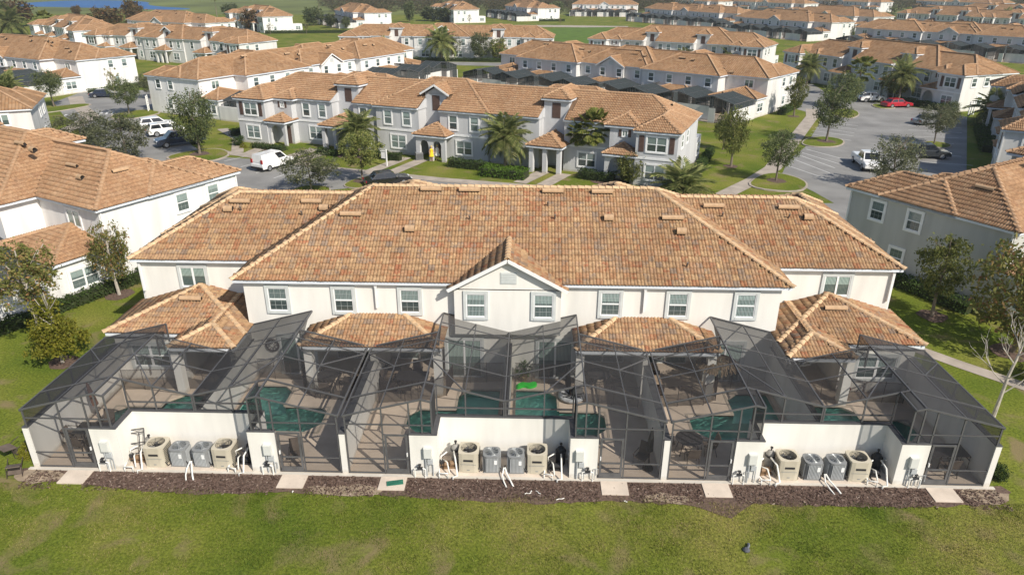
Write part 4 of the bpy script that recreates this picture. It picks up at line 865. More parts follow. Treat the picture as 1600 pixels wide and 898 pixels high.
# ------------------------------------------------------------ air conditioners and pool plant
ACB = mat('casing_beige', (.50, .455, .36), .55, .08, 2); ACG = mat('casing_grey', (.215, .222, .225), .5, .1, 2); DARK = mat('dark_plastic', (.03, .03, .032), .5, .2); GRILL = mat('grille_grey', (.30, .32, .33), .4, .1, metal=.4)
PVC = mat('pvc_white', (.78, .77, .72), .4, .06); FILT = mat('filter_grey', (.28, .27, .25), .6, .15); BOXM = mat('box_grey', (.62, .63, .60), .5, .05); BOXD = mat('conduit_grey', (.42, .44, .45), .5, .1)
BRASS = mat('pump_brown', (.22, .14, .08), .6, .3)
def ac_unit(beige):
    t = thing('air_conditioner', 'x', 'air conditioner'); h, r = (.98, .43) if beige else (.84, .365); c = .07 if beige else .11
    oct_ = [(-r, -r+c), (-r+c, -r), (r-c, -r), (r, -r+c), (r, r-c), (r-c, r), (-r+c, r), (-r, r-c)]
    m = ACB if beige else ACG; b = MB()
    n = 24; ro_ = r*.80
    ring = [(ro_*math.cos(2*PI*k/n), ro_*math.sin(2*PI*k/n)) for k in range(n)]
    def edge(a):
        d = (math.cos(a), math.sin(a)); s_ = min(r/max(abs(d[0]), 1e-6), r/max(abs(d[1]), 1e-6)); s_ = min(s_, (2*r-c)/(abs(d[0])+abs(d[1]))); return d[0]*s_, d[1]*s_
    out_ = [edge(2*PI*k/n) for k in range(n)]
    for k in range(n):
        j = (k+1) % n
        b.quad([(*out_[k], .05), (*out_[j], .05), (*out_[j], h), (*out_[k], h)]); b.quad([(*out_[k], h), (*out_[j], h), (*ring[j], h+.015), (*ring[k], h+.015)]); b.quad([(*ring[k], h+.015), (*ring[j], h+.015), (*[v*.98 for v in ring[j]], h-.3), (*[v*.98 for v in ring[k]], h-.3)])
    b.box(-r+.02, r-.02, -r+.02, r-.02, 0, .05); b.obj('casing', m, t)
    b = MB(); b.lathe([(0, h-.25), (ro_*.97, h-.26)], 20); b.lathe([(0, h-.07), (.09, h-.075), (.09, h-.2)], 10); b.obj('fan_well', DARK, t)
    b = MB()
    for k in range(4):
        a = k*PI/2+.4; p = lambda q, rr, z: (rr*math.cos(a+q), rr*math.sin(a+q), z)
        b.quad([p(-.2, .08, h-.14), p(.25, .08, h-.19), p(.5, ro_*.9, h-.2), p(-.15, ro_*.9, h-.12)])
    b.obj('fan_blade', GRILL if not beige else mat_blade, t)
    b = MB()
    for rr in [ro_*f for f in ((.3, .55, .8, 1.0) if beige else (.2, .35, .5, .65, .8, .92, 1.0))]: b.tube([(rr*math.cos(2*PI*k/20), rr*math.sin(2*PI*k/20), h+.02+.02*(1-rr/ro_)) for k in range(21)], .006, 4, cap=False)
    for k in range(6 if beige else 10): a = 2*PI*k/(6 if beige else 10); b.bar((0, 0, h+.04), (ro_*math.cos(a), ro_*math.sin(a), h+.02), .01)
    b.obj('fan_guard', DARK if beige else GRILL, t)
    b = MB()
    if beige:
        b.box(-.2, .2, -r-.012, -r, h*.60, h*.70); b.obj('name_plate', DARK, t)
        b = MB(); b.box(-r*.75, r*.75, -r-.008, -r-.001, h*.44, h*.455); b.box(-.06, .06, -r-.008, -r-.001, h*.14, h*.18); b.obj('panel_seam', GRILL, t)
        b = MB()
        for k in range(9): b.box(r, r+.01, -r+.1, r-.1, .12+k*.09, .16+k*.09)
        b.obj('louvre', DARK, t); b = MB()
        for k in range(9): b.box(-r-.01, -r, -r+.1, r-.1, .12+k*.09, .16+k*.09)
        b.obj('louvre', DARK, t)
    else:
        for k in range(9): x = -r+.13+k*(2*r-.26)/8; b.box(x-.012, x+.012, -r-.014, -r+.001, .08, h-.08); b.box(r-.001, r+.014, x-.012, x+.012, .08, h-.08); b.box(-r-.014, -r+.001, x-.012, x+.012, .08, h-.08)
        b.obj('louvre', BOXD, t)
        b = MB(); b.box(.1, .22, -r-.022, -r-.013, h*.55, h*.8); b.obj('name_plate', TRIM, t)
    b = MB(); b.tube([(r-.05, -r+.1, .25), (r+.12, -r+.02, .12), (r+.2, .1, .06)], .022, 6); b.obj('refrigerant_pipe', DARK, t); return t
mat_blade = mat('fan_blade_grey', (.2, .2, .2), .5, .1)
acb, acg = ac_unit(True), ac_unit(False); used = set()
for c, al in ((-13.4, 'left'), (0, 'middle'), (13.4, 'right')):
    for dx, bg_, pos in ((-1.48, 1, 'leftmost of the four'), (-.50, 0, 'second of the four'), (.50, 0, 'third of the four'), (1.44, 1, 'rightmost of the four')):
        src = acb if bg_ else acg; o = src if src.name not in used else copy_tree(src); used.add(src.name)
        o.location = (c+dx+rnd.uniform(-.04, .04), .55+rnd.uniform(-.03, .06)+(.0 if bg_ else -.03), .07); o.rotation_euler.z = rnd.uniform(-.04, .04)
        tag(o, ('tall beige' if bg_ else 'smaller ribbed grey')+' air conditioner, '+pos+' in the '+al+' alcove', group='air conditioners in the alcoves')
def pool_pump(v):
    t = thing('pool_pump', 'x', 'pool pump'); b = MB(); b.tube([(-.25, .1, .22), (.2, .1, .22)], .11, 10); b.tube([(-.42, .1, .2), (-.25, .1, .22)], .1, 10); b.box(-.3, .25, 0, .2, 0, .1); b.obj('pump_motor', BRASS if v else DARK, t)
    b = MB(); b.lathe([(.0, .42), (.1, .4), (.1, .12), (0, .1)], 12, (-.34, .1)); b.obj('strainer_pot', DARK, t)
    b = MB()
    b.tube([(-.34, .1, .4), (-.34, .1, .62), (-.1, .25, .7), (-.1, .45, .55)], .032, 7); b.tube([(-.45, .0, .2), (-.45, -.5, .2), (-.45, -.52, -.05)], .032, 7); b.tube([(-.45, -.5, .2), (-.1, -.55, .2), (-.1, -.57, -.05)], .032, 7); b.tube([(.2, .2, .75), (.24, -.3, .72), (.3, -.62, .1), (.12, -.66, .08), (.1, -.68, -.05)], .036, 7); b.tube([(-.25, .3, .3), (-.1, -.2, .5), (-.02, -.45, .1)], .03, 7)
    b.obj('pipework', PVC, t, True); return t
def filter_tank(v):
    t = thing('pool_filter', 'x', 'pool filter'); b = MB(); b.lathe([(.02, 0), (.2, .02), (.21, .1), (.21, .62), (.2, .66), (.2, .7), (.15, .82), (.06, .88), (.0, .89)], 14); b.obj('tank', FILT if v else DARK, t, True)
    b = MB(); b.lathe([(.225, .6), (.235, .63), (.235, .68), (.2, .7)], 14); b.obj('clamp_band', DARK, t)
    b = MB(); b.tube([(0, 0, .86), (0, 0, 1.0)], .03, 8); b.lathe([(0, .98), (.06, .99), (.06, 1.05), (0, 1.06)], 10); b.obj('gauge', DARK, t)
    b = MB(); b.tube([(.2, -.05, .2), (.32, -.1, .2), (.32, -.1, .55), (.2, -.3, .62)], .03, 7); b.obj('pipework', PVC, t); return t
pp, ff = {0: pool_pump(0), 1: pool_pump(1)}, {0: filter_tank(0), 1: filter_tank(1)}; used = set()
def place(src, x, y, rz, lb, gr, z=.07):
    o = src if src.name not in used else copy_tree(src); used.add(src.name); o.location = (x, y, z); o.rotation_euler.z = rz; tag(o, lb, group=gr); return o
for c, al in ((-13.4, 'left'), (0, 'middle'), (13.4, 'right')):
    place(pp[1], c-2.32, .42, .15, 'brown pool pump with white pipes at the left end of the %s alcove' % al, 'pool pumps'); place(pp[0], c+2.2, .42, -.1, 'black pool pump with white pipes at the right end of the %s alcove' % al, 'pool pumps')
    place(ff[1], c-2.05 if c else c-2.1, .98, 0, 'grey pool filter tank at the left end of the %s alcove' % al, 'pool filters'); place(ff[0], c+2.42, .95, .5, 'black pool filter tank at the right end of the %s alcove' % al, 'pool filters')
    b = MB(); b.tube([(0, 0, .3), (.1, -.25, .15), (.28, -.62, .05), (.38, -.8, -.05)], .036, 7); b.tube([(-.05, 0, .3), (-.1, -.3, .12), (-.02, -.6, .04), (.1, -.85, -.05)], .03, 7)
    o = tag(b.obj('drain_pipe', PVC), 'pair of bent white drain pipes running onto the mulch before the %s air conditioners' % al, 'pipe', 'drain pipes')
    o.location = (c+.05, .2, .07)
# meters and valves on the front walls
def meter(): 
    t = thing('meter_box', 'x', 'meter box'); b = MB(); b.box(-.17, .17, -.14, -.002, 1.0, 1.5); b.obj('box', BOXM, t); b = MB(); b.box(-.15, .15, -.155, -.141, 1.02, 1.48); b.obj('lid', BOXM, t)
    b = MB(); b.tube([(-.1, -.06, 1.0), (-.1, -.06, .0)], .03, 6); b.tube([(.12, -.06, 1.0), (.12, -.06, .75), (.2, -.06, .65), (.2, -.06, 0)], .022, 6); b.obj('conduit', BOXD, t)
    b = MB(); b.box(-.02, .2, -.12, -.003, .7, .92); b.obj('switch_box', BOXD, t); return t
def valve():
    t = thing('water_valve', 'x', 'valve'); b = MB(); b.tube([(-.22, -.12, 0), (-.22, -.12, .45), (-.08, -.12, .5), (.1, -.12, .5), (.22, -.12, .45), (.22, -.12, 0)], .03, 7); b.obj('pipe', PVC, t); b = MB(); b.tube([(-.1, -.12, .5), (.12, -.12, .5)], .06, 8); b.tube([(0, -.12, .5), (0, -.12, .66)], .03, 6); b.box(-.06, .06, -.18, -.06, .64, .68); b.obj('valve_body', DARK, t)
    b = MB(); b.tube([(.3, -.06, 0), (.3, -.06, .6), (.42, -.06, .6), (.42, -.06, .3)], .016, 6); b.obj('hose_bib', BOXD, t); return t
mt_, vl_ = meter(), valve()
for i, (x, x2) in enumerate(((-16.75, -16.95), (-9.85, -9.95), (-3.15, -3.5), (3.15, 3.5), (9.98+.25, 9.75), (16.75, 16.95))):
    nth = ('first', 'second', 'third', 'fourth', 'fifth', 'sixth')[i]
    place(mt_, x, 0, 0, 'grey meter box with conduits on the front wall of the %s lanai' % nth, 'meter boxes', 0); place(vl_, x2, -.02, 0, 'white water pipe loop with black valve before the front wall of the %s lanai' % nth, 'water valves', .02)
# loose things by the walls
b = MB(); 
for p, q in (((-.4,0,0),(-.4,0,1.35)), ((.4,0,0),(.4,0,1.35)), ((-.4,0,1.35),(.4,0,1.35)), ((-.4,0,.05),(.4,0,.05)), ((-.2,0,.3),(-.2,0,1.2)), ((.2,0,.3),(.2,0,1.2)), ((-.4,0,.75),(.4,0,.75)), ((-.4,0,.3),(.4,0,.3)), ((-.4,0,1.2),(.4,0,1.2))): b.bar(p, q, .04)
o = b.obj('metal_frame', DARK); o.location = (-16.0, .55, .08); o.rotation_euler = (-.35, .12, .5); tag(o, 'dark metal lounger frame leaning against the wall of the left alcove', 'frame')
b = MB(); b.box(-.34, .34, -.14, .14, 0, .03)
for k in range(9): b.box(-.32+.07*k, -.28+.07*k, -.13, .13, .031, .04)
o = b.obj('door_mat', mat('mat_green', (.03, .15, .10), .9, .2, 6)); o.location = (-4.5, -.55, .056); o.rotation_euler.z = .22; tag(o, 'dark green door mat lying askew on a step pad', 'mat')
t = thing('garden_sandals', 'dark grey cast-off bundle lying on the lawn', 'bundle', (9.1, -3.85, .03), .6); b = MB(); b.lathe([(0, .09), (.07, .08), (.13, .03), (.14, 0)], 9); b.obj('cloth', mat('bundle_grey', (.09, .095, .11), .8, .3, 9), t); b = MB(); b.tube([(.05, 0, .03), (.2, .06, .05), (.3, .16, .02)], .05, 6); b.obj('strap', mat('bundle_grey2', (.14, .15, .17), .8, .3, 9), t); t.name = 'grey_bundle'
for i, (x, y, sx) in enumerate(((.9, -1.05, 1), (1.15, -1.0, .7), (1.55, -1.02, 1.1), (2.5, -1.25, 1.4), (-8.6, -1.15, .4), (4.9, -1.35, .5))):
    b = MB(); b.tube([(0,0,.02), (.08*sx,.05,.03), (.16*sx,.02,.02), (.24*sx,.06,.02)], .018, 5); o = b.obj('pipe_offcut', PVC); o.location = (x, y, .03); o.rotation_euler.z = i*1.1; tag(o, 'white pipe offcut on the mulch '+('before the middle alcove, curled one', 'before the middle alcove, shortest one', 'before the middle alcove, right of the curled one', 'near the grass edge below the fourth cage', 'near the second step pad', 'near the fourth step pad')[i], 'pipe offcut', 'pipe offcuts on the mulch')
# furniture
CHM = mat('chair_frame', (.06, .045, .04), .5, .2); CHF = mat('chair_sling', (.14, .11, .09), .8, .2); TBL = mat('table_dark', (.05, .045, .045), .4, .2); CUSH = mat('cushion_tan', (.35, .27, .2), .9, .15); RATT = mat('rattan_dark', (.07, .055, .05), .8, .3, 20)
def chair():
    t = thing('patio_chair', 'x', 'chair'); b = MB(); b.box(-.25, .25, -.25, .22, .42, .45); b.obj('seat', CHF, t); b = MB(); b.prism([(.2, .45), (.24, .45), (.4, .98), (.36, .98)], -.25, .25, axis='x'); b.obj('backrest', CHF, t)
    for sx in (-1, 1):
        b = MB(); b.tube([(sx*.26, -.25, 0), (sx*.27, -.27, .62), (sx*.27, .25, .64)], .018, 6); b.obj('armrest', CHM, t)
        b = MB(); b.tube([(sx*.26, .3, 0), (sx*.25, .18, .45)], .018, 6); b.obj('leg', CHM, t); b = MB(); b.tube([(sx*.24, -.22, .43), (sx*.24, .22, .43)], .018, 6); b.obj('seat_rail', CHM, t)
    return t
def table(round_=True):
    t = thing('patio_table', 'x', 'table'); b = MB()
    if round_: b.lathe([(0, .70), (.58, .70), (.6, .715), (.58, .73), (0, .73)], 20)
    else: b.box(-.8, .8, -.45, .45, .69, .73)
    b.obj('tabletop', TBL, t)
    for sx in (-1, 1):
        for sy in (-1, 1): b = MB(); b.tube([(sx*.42, sy*.36, 0), (sx*.3, sy*.28, .7)], .022, 6); b.obj('leg', CHM, t)
    return t
ch0, tb0, tb1 = chair(), table(True), table(False); NTH = dict(zip(range(6), ('leftmost', 'second', 'third', 'fourth', 'fifth', 'rightmost')))
def dining(u, x, y, long_, chairs):
    place(tb1 if long_ else tb0, x, y, 0, 'dark patio table in the %s screen cage' % NTH[u], 'patio tables', .042)
    for i, (dx, dy, rz) in enumerate(chairs): place(ch0, x+dx, y+dy, rz, 'sling patio chair in the %s screen cage, %s the table' % (NTH[u], ('left of', 'right of', 'in front of', 'behind', 'front left of', 'back right of')[i]), 'patio chairs', .042)
dining(0, -18.45, 1.9, True, ((-1.15, 0, PI/2), (1.15, .1, -PI/2), (-.3, -.75, PI), (.1, .75, 0), (.45, -.75, PI)))
dining(1, -9.2, 6.9, False, ((-.95, .1, PI/2), (.95, 0, -PI/2), (.1, -.9, PI)))
dining(2, -4.9, 6.9, True, ((-1.2, 0, PI/2), (1.2, .1, -PI/2), (-.2, -.75, PI), (.1, .8, 0)))
dining(4, 8.1, 2.0, False, ((-.85, .15, PI/2), (.9, -.1, -PI/2), (.0, -.85, PI)))
dining(5, 19.0, 1.5, True, ((-1.1, 0, PI/2), (1.1, -.1, -PI/2), (-.2, -.72, PI)))
dining(3, 4.6, 7.4, False, ((-.9, .1, PI/2), (.9, 0, -PI/2)))
for i, (x, y, rz) in enumerate(((-9.0, .75, .3), (5.9, 1.0, -.6))): place(ch0, x, y, rz, ('sling chair by the door inside the second cage', 'sling chair alone by the front of the fourth cage')[i], 'patio chairs', .042)
for i, (x, y, rx, rz) in enumerate(((-20.75, -.15, 1.5, .5), (-21.35, 1.25, 1.6, -.4))):
    o = copy_tree(ch0); o.location = (x, y, .32); o.rotation_euler = (rx, .15, rz); tag(o, ('overturned patio chair by the front left corner post', 'overturned patio chair on the grass behind the low bush')[i], group='overturned chairs')
def sofa(x, y, rz, lb):
    t = thing('patio_sofa', lb, 'sofa', (x, y, .042), rz, 'rattan seats'); b = MB(); b.box(-.75, .75, -.4, .4, 0, .3); b.box(-.75, .75, .25, .4, .3, .75); b.box(-.78, -.62, -.4, .4, .3, .58); b.box(.62, .78, -.4, .4, .3, .58); b.obj('frame', RATT, t)
    for sx in (-.31, .31): b = MB(); b.box(sx-.29, sx+.29, -.38, .24, .301, .43); b.obj('cushion', CUSH, t)
sofa(-6.1, 7.2, PI/2, 'dark rattan sofa under the porch of the third cage'); sofa(-7.6, 7.6, -PI/2, 'dark rattan sofa under the porch of the second cage'); sofa(7.4, 7.3, PI/2, 'dark rattan sofa under the porch of the fifth cage')
def parasol(x, y, h, m, lb, n='furled_parasol', tilt=.06):
    t = thing(n, lb, 'parasol', (x, y, .042)); t.rotation_euler = (0, tilt, 0); b = MB(); b.tube([(0,0,0), (0,0,h)], .025, 6); b.lathe([(0, .06), (.24, .06), (.24, 0)], 12); b.obj('pole', CHM, t); b = MB(); b.lathe([(.05, h*.42), (.14, h*.45), (.12, h*.7), (.06, h*.93), (.0, h)], 9); b.obj('canopy', m, t)
parasol(-19.0, 3.3, 2.3, mat('parasol_brown', (.22, .12, .09), .9, .2, 6), 'brown furled parasol at the pool of the leftmost cage', tilt=-.12)
parasol(6.15, .75, 2.1, DARK, 'black furled parasol standing by the pillar in the fourth cage', tilt=.02)
t = thing('thatched_parasol', 'brown thatched parasol by the pool of the fifth cage', 'parasol', (10.35, 6.6, .042)); b = MB(); b.tube([(0,0,0), (0,0,2.3)], .03, 6); b.obj('pole', CHM, t); b = MB()
for k in range(900):
    a = rnd.uniform(0, 2*PI); r0 = rnd.uniform(0, .85); z = 2.35-r0*.42; l = .28; b.quad([(r0*math.cos(a-.03), r0*math.sin(a-.03), z), (r0*math.cos(a+.03), r0*math.sin(a+.03), z), ((r0+l)*math.cos(a+.03), (r0+l)*math.sin(a+.03), z-.2-rnd.uniform(0, .1)), ((r0+l)*math.cos(a-.02), (r0+l)*math.sin(a-.02), z-.2)])
b.obj('thatch', mat('thatch', (.17, .125, .08), .95, .35, 8), t)
b = MB(); b.prism(smooth_poly([(-.55, -.15), (-.2, .22), (.15, .1), (.5, .3), (.62, -.05), (.2, -.32), (-.1, -.12), (-.42, -.42)], 2), 0, .12); o = b.obj('pool_float', mat('float_green', (.02, .55, .03), .4, .05)); o.location = (.85, 7.25, .05); tag(o, 'bright green wavy pool float on the deck of the fourth cage', 'pool float')
t = thing('round_float', 'round silver inflatable resting on the deck by the fourth cage pool', 'pool float', (3.15, 6.2, .06)); b = MB(); b.lathe([(0, .12), (.36, .14), (.55, .28), (.66, .2), (.68, .1), (.5, 0)], 18); b.obj('ring', mat('float_silver', (.42, .43, .44), .3, .25, 3), t, True); b = MB()
for k in range(8): a = k*PI/4; b.bar((.1*math.cos(a), .1*math.sin(a), .14), (.6*math.cos(a), .6*math.sin(a), .29), .04)
b.obj('seam', DARK, t)
REDM = mat('red_metal', (.35, .035, .03), .5, .1); b = MB()
for a0, r0, cx, cz in ((0, .28, 0, .3), (1, .2, .03, .62), (2, .22, -.02, .95)): b.tube([(cx+r0*(1-.06*k)*math.cos(a0+k*.55), 0, cz+r0*(1-.06*k)*math.sin(a0+k*.55)) for k in range(12)], .03, 5)
b.bar((0, 0, 0), (0, 0, 1.1), .03); o = b.obj('wall_ornament', REDM); o.location = (16.9, 6.9, .05); tag(o, 'red scrolled metal ornament by the window in the rightmost cage', 'ornament')
t = thing('wall_wreath', 'dark round wall ornament beside the slider in the second cage', 'ornament', (-12.35, 8.05, 1.75)); b = MB(); b.tube([(.33*math.cos(k*PI/10), 0, .33*math.sin(k*PI/10)) for k in range(21)], .05, 6); b.obj('ring', CHM, t); b = MB()
for k in range(9): a = k*2*PI/9; b.bar((.1*math.cos(a), -.01, .1*math.sin(a)), (.3*math.cos(a), -.01, .3*math.sin(a)), .025)
b.obj('spoke', CHM, t)
t = thing('potted_plant', 'green potted plant by the slider of the fourth cage', 'plant', (.75, 7.75, .042)); b = MB(); b.lathe([(0, 0), (.15, 0), (.2, .34), (.17, .34), (.0, .3)], 12); b.obj('pot', CLAY, t); link('foliage', leaf_cloud('foliage', L_BRIGHT, 30, 16, .3, .11, 77), t, Matrix.Translation((0, 0, .72)) @ Matrix.Diagonal((.42, .42, .42, 1)))
# removable pool fences of brown mesh
for i, (odd, s) in enumerate(((-3,1),(-1,-1),(-1,1),(1,-1),(1,1),(3,-1))):
    end = abs(odd) == 3; P_ = [(.6, 6.2), (2.6, 6.35), (4.6, 6.4), (6.0, 6.0), (6.3, 4.3)] if end else [(.35, 5.4), (1.6, 5.6), (2.9, 5.75), (3.6, 6.2), (3.8, 7.4), (6.4, 7.6)]
    t = thing('pool_fence', 'brown mesh safety fence around the pool of the %s cage' % NTH[i], 'fence', (odd*W, 0, .042), 0, 'mesh pool fences'); P_ = [Vector((s*x, y, 0)) for x, y in P_]
    for p, q in zip(P_, P_[1:]):
        k = max(1, round((q-p).length/.85))
        for j in range(k):
            a, c = p+(q-p)*j/k, p+(q-p)*(j+1)/k; m = MB(); m.quad([a+Vector((0,0,.04)), c+Vector((0,0,.04)), c+Vector((0,0,1.15)), a+Vector((0,0,1.15))]); m.obj('mesh_panel', MESHF, t); m = MB(); m.tube([a, a+Vector((0,0,1.2))], .016, 5); m.bar(a+Vector((0,0,1.15)), c+Vector((0,0,1.15)), .018); m.obj('fence_post', CHM, t)

# ------------------------------------------------------------ the other townhouse blocks
R_ = math.radians
def bld(label, n, anc, aw, deg, wall, **k): return building(label, n, aw and anc, aw, R_(deg), wall, **k)
BL = []
BL.append(bld('white townhouse block with tan roof at left, seen across the side lawn', 6, 'b+', (-26.9, 18.6), -27.4, W_WHITE, tiles=('back', 'right', 'front'), mt=MT_TAN, front=False))
BL.append(bld('grey walled townhouse block at right with its end wall in shade', 6, 'b-', (29.9, 16.3), 31.8, W_DGREY, tiles=('back', 'left', 'front', 'right'), mt=MT_TAN, back=True))
BL.append(bld('long grey townhouse row with brown shutters, arched porches and palms behind the near block', 8, 'f-', (15.3, 44.2), 158.6, W_GREY, W=6.83, tiles=('front', 'left', 'right'), mt=MT_TAN, back=False, detail=0))
FARK = dict(ridge=MT_RIDGEF, detail=0)
BL.append(bld('white townhouse row at upper left behind the left end of the grey row', 8, 'b-', (-47.2, 79.9), 64, W_WHITE, front=False, **FARK))
BL.append(bld('pale grey townhouse row behind the grey row with many dark pool cages', 8, 'b+', (36.1, 85.5), -39.6, W_BEIGE, front=False, **FARK))
BL.append(bld('pale townhouse row with shuttered towers and centre gable, third row from the near block', 8, 'f-', (5.9, 156.6), 176.3, W_BEIGE, W=6.6, back=False, **FARK))
BL.append(bld('townhouse row with two small towers left of the bright end wall at upper right', 6, 'f-', (50.0, 135.1), 149, W_BEIGE, W=6.9, back=False, **FARK))
BL.append(bld('shaded townhouse row with arched porches behind the red car', 6, 'f-', (67.1, 89.9), 112, W_BEIGE, W=6.8, back=False, **FARK))
BL.append(bld('pale blue-grey townhouse row with centre gable at far upper right', 8, 'b-', (96.7, 203.3), -50, W_BEIGE, front=False, **FARK))
BL.append(bld('far townhouse row with centre gable above a line of dark pool cages at upper right', 6, 'b+', (98.5, 225.4), -60, W_BEIGE, W=7.2, front=False, **FARK))
BL.append(bld('far townhouse row along the top edge right of centre', 8, 'b+', (82.8, 283.2), -60, W_BEIGE, W=7.4, front=False, **FARK))
BL.append(bld('white townhouse block with centre gable beside the far open lawn', 6, 'b+', (55.5, 375.5), -9.3, W_WHITE, W=5.7, front=False, **FARK))
BL.append(bld('far townhouse block with a bright end wall left of the far open lawn', 6, 'b+', (2.8, 327.1), -66, W_WHITE, front=False, **FARK))
BL.append(bld('far townhouse block with a bright end wall at the top, behind bushy trees', 6, 'f-', (-34.2, 307.0), 112, W_WHITE, back=False, **FARK))
BL.append(bld('far townhouse block with shaded cages in front at top left of centre', 6, 'b+', (-66.5, 275.4), -60, W_WHITE, front=False, **FARK))
BL.append(bld('white townhouse block with wide end wall facing the meadow at top left', 6, 'f-', (-96.4, 244.5), 130, W_WHITE, back=False, **FARK))
BL.append(bld('large white townhouse block at left edge beyond the parking turn', 6, 'b+', (-79.3, 103.4), -27.5, W_WHITE, front=False, **FARK))
BL.append(bld('townhouse row with arched porches and tall gable at upper left', 8, 'f-', (-63.4, 137.4), 154, W_BEIGE, back=False, **FARK))
BL.append(bld('far townhouse block with shaded windows at top left corner', 6, 'f-', (-121.8, 172.5), 138, W_WHITE, back=False, **FARK))
BL.append(bld('far townhouse block half hidden behind autumn trees at upper left', 6, 'b+', (-100.9, 207.1), -29, W_WHITE, front=False, **FARK))
BL.append(bld('pale townhouse block cut by the left picture edge above the near white block', 6, 'b+', (-55.3, 55.4), 26, W_BEIGE, front=False, **FARK))
BL.append(bld('townhouse row with stepped roofs cut by the right picture edge', 6, 'f-', (47.6, 48.0), 61.3, W_BEIGE, tiles=('front', 'left'), back=False))
for lb, aw, deg, nn, an in (('far tan roofed row behind two dark conifers at upper right', (128, 262), -62, 6, 'b+'), ('far tan roofed row with towers at the upper right edge', (172, 262), 118, 6, 'f-'), ('farthest tan roofed row at the top right corner', (232, 300), 122, 8, 'f-'), ('far tan roofed row in front of the top right corner', (190, 235), 125, 6, 'f-'),
        ('distant tan roof peeping over the right treetops', (150, 400), -60, 8, 'b+'), ('distant tan roof right of the dark conifers at the top', (205, 430), -60, 8, 'b+'), ('distant tan roof at the top edge above the conifers', (110, 430), -62, 6, 'b+'), ('distant tan roof at the top edge near the right corner', (270, 420), -60, 8, 'b+')):
    BL.append(bld(lb, nn, an, aw, deg, W_BEIGE, front=an[0] == 'f', back=an[0] == 'b', ends=True, **FARK))

for k, (bt, RR) in enumerate(BL):
    ro = [c for c in bt.children if c.name.startswith('roof')][0]; n = 8 if abs(RR[0]['x1']) > 24 else 6; H = RR[0]['x1']-.3; back_ = k not in (2, 5, 6, 7, 13, 15, 17, 18, 21) and k < 22
    if back_:
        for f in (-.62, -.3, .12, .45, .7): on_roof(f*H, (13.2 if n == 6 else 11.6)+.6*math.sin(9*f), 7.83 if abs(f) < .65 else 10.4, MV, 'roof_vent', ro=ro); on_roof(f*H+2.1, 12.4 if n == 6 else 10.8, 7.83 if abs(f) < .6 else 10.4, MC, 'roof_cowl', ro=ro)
    for sx in ((1, -1) if k < 3 else ()):
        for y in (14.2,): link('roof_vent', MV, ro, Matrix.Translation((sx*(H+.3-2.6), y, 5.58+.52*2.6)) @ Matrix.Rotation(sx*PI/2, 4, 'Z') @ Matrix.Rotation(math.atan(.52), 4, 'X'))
# dark pool cages and white pool walls of the other rows: one cage per home, in the row's own frame
def far_cage_meshes(end, s):
    bars, pans = cage_parts(end); X = lambda p: (p[0]*s, p[1], p[2]); f, sc2 = MB(), MB()
    for nm, p, q, a, b_ in bars: f.bar(X(p), X(q), a*1.1, b_*1.1)
    for p in pans: sc2.quad([X(q) for q in p])
    return f.mesh('frame', BRONZE), sc2.mesh('screen', SCREENF)
def far_cages(bt, n, W_, where):
    H = n*W_/2; Rz = Matrix.Rotation(bt.rotation_euler.z, 4, 'Z'); base = Matrix.Translation(bt.location) @ Rz; wl = MB()
    for u in range(n):
        a = -H+u*W_; end = u in (0, n-1); s = 1 if u % 2 == 0 else -1; odd = a if s == 1 else a+W_
        fm, sm = cached(('fc', end, s), lambda: far_cage_meshes(end, s)); p = base @ Vector((odd, 0, 0))
        t = thing('screen_enclosure', 'dark pool cage behind the '+where+', home %s along the row' % ('one two three four five six seven eight'.split()[u]), 'pool cage', p, bt.rotation_euler.z, 'dark pool cages of the '+where)
        link('frame', fm, t); link('screen', sm, t)
        x = odd+s*3.3; wl.box(*sorted((x-s*.5, x+s*.5)), 0, .18, 0, 2.07)
    for u in range(n+1):
        x = -H+u*W_; ev = u % 2 == 0; wl.box(x-.12, x+.12, .0 if ev else 1.5, 7.2 if u in (0, n) else 8, 0, 2.05)
        if not ev: wl.box(x-2.95, x+2.95, 1.36, 1.5, 0, 2.06)
    o = wl.obj('privacy_wall', W_BEIGE); o.location = bt.location; o.rotation_euler = bt.rotation_euler; tag(o, 'pool privacy walls along the '+where, 'wall')
    b = MB(); b.box(-H, H, .2, 9.9, 0, .03); o = b.obj('deck', DECK); o.location = bt.location; o.rotation_euler = bt.rotation_euler; tag(o, kind='structure')
for i, n, W_, wh in ((0, 6, 6.7, 'near white block at left'), (3, 8, 6.7, 'white row at upper left'), (4, 8, 6.7, 'pale grey row in the middle'), (8, 8, 6.7, 'pale blue-grey row at far right'), (9, 6, 7.2, 'far gabled row at right'), (10, 8, 7.4, 'far row at the top edge'), (11, 6, 5.7, 'white block by the far lawn'), (12, 6, 6.7, 'far block with bright end wall'), (14, 6, 6.7, 'far block left of centre'), (16, 6, 6.7, 'large white block at left edge')): far_cages(BL[i][0], n, W_, wh)

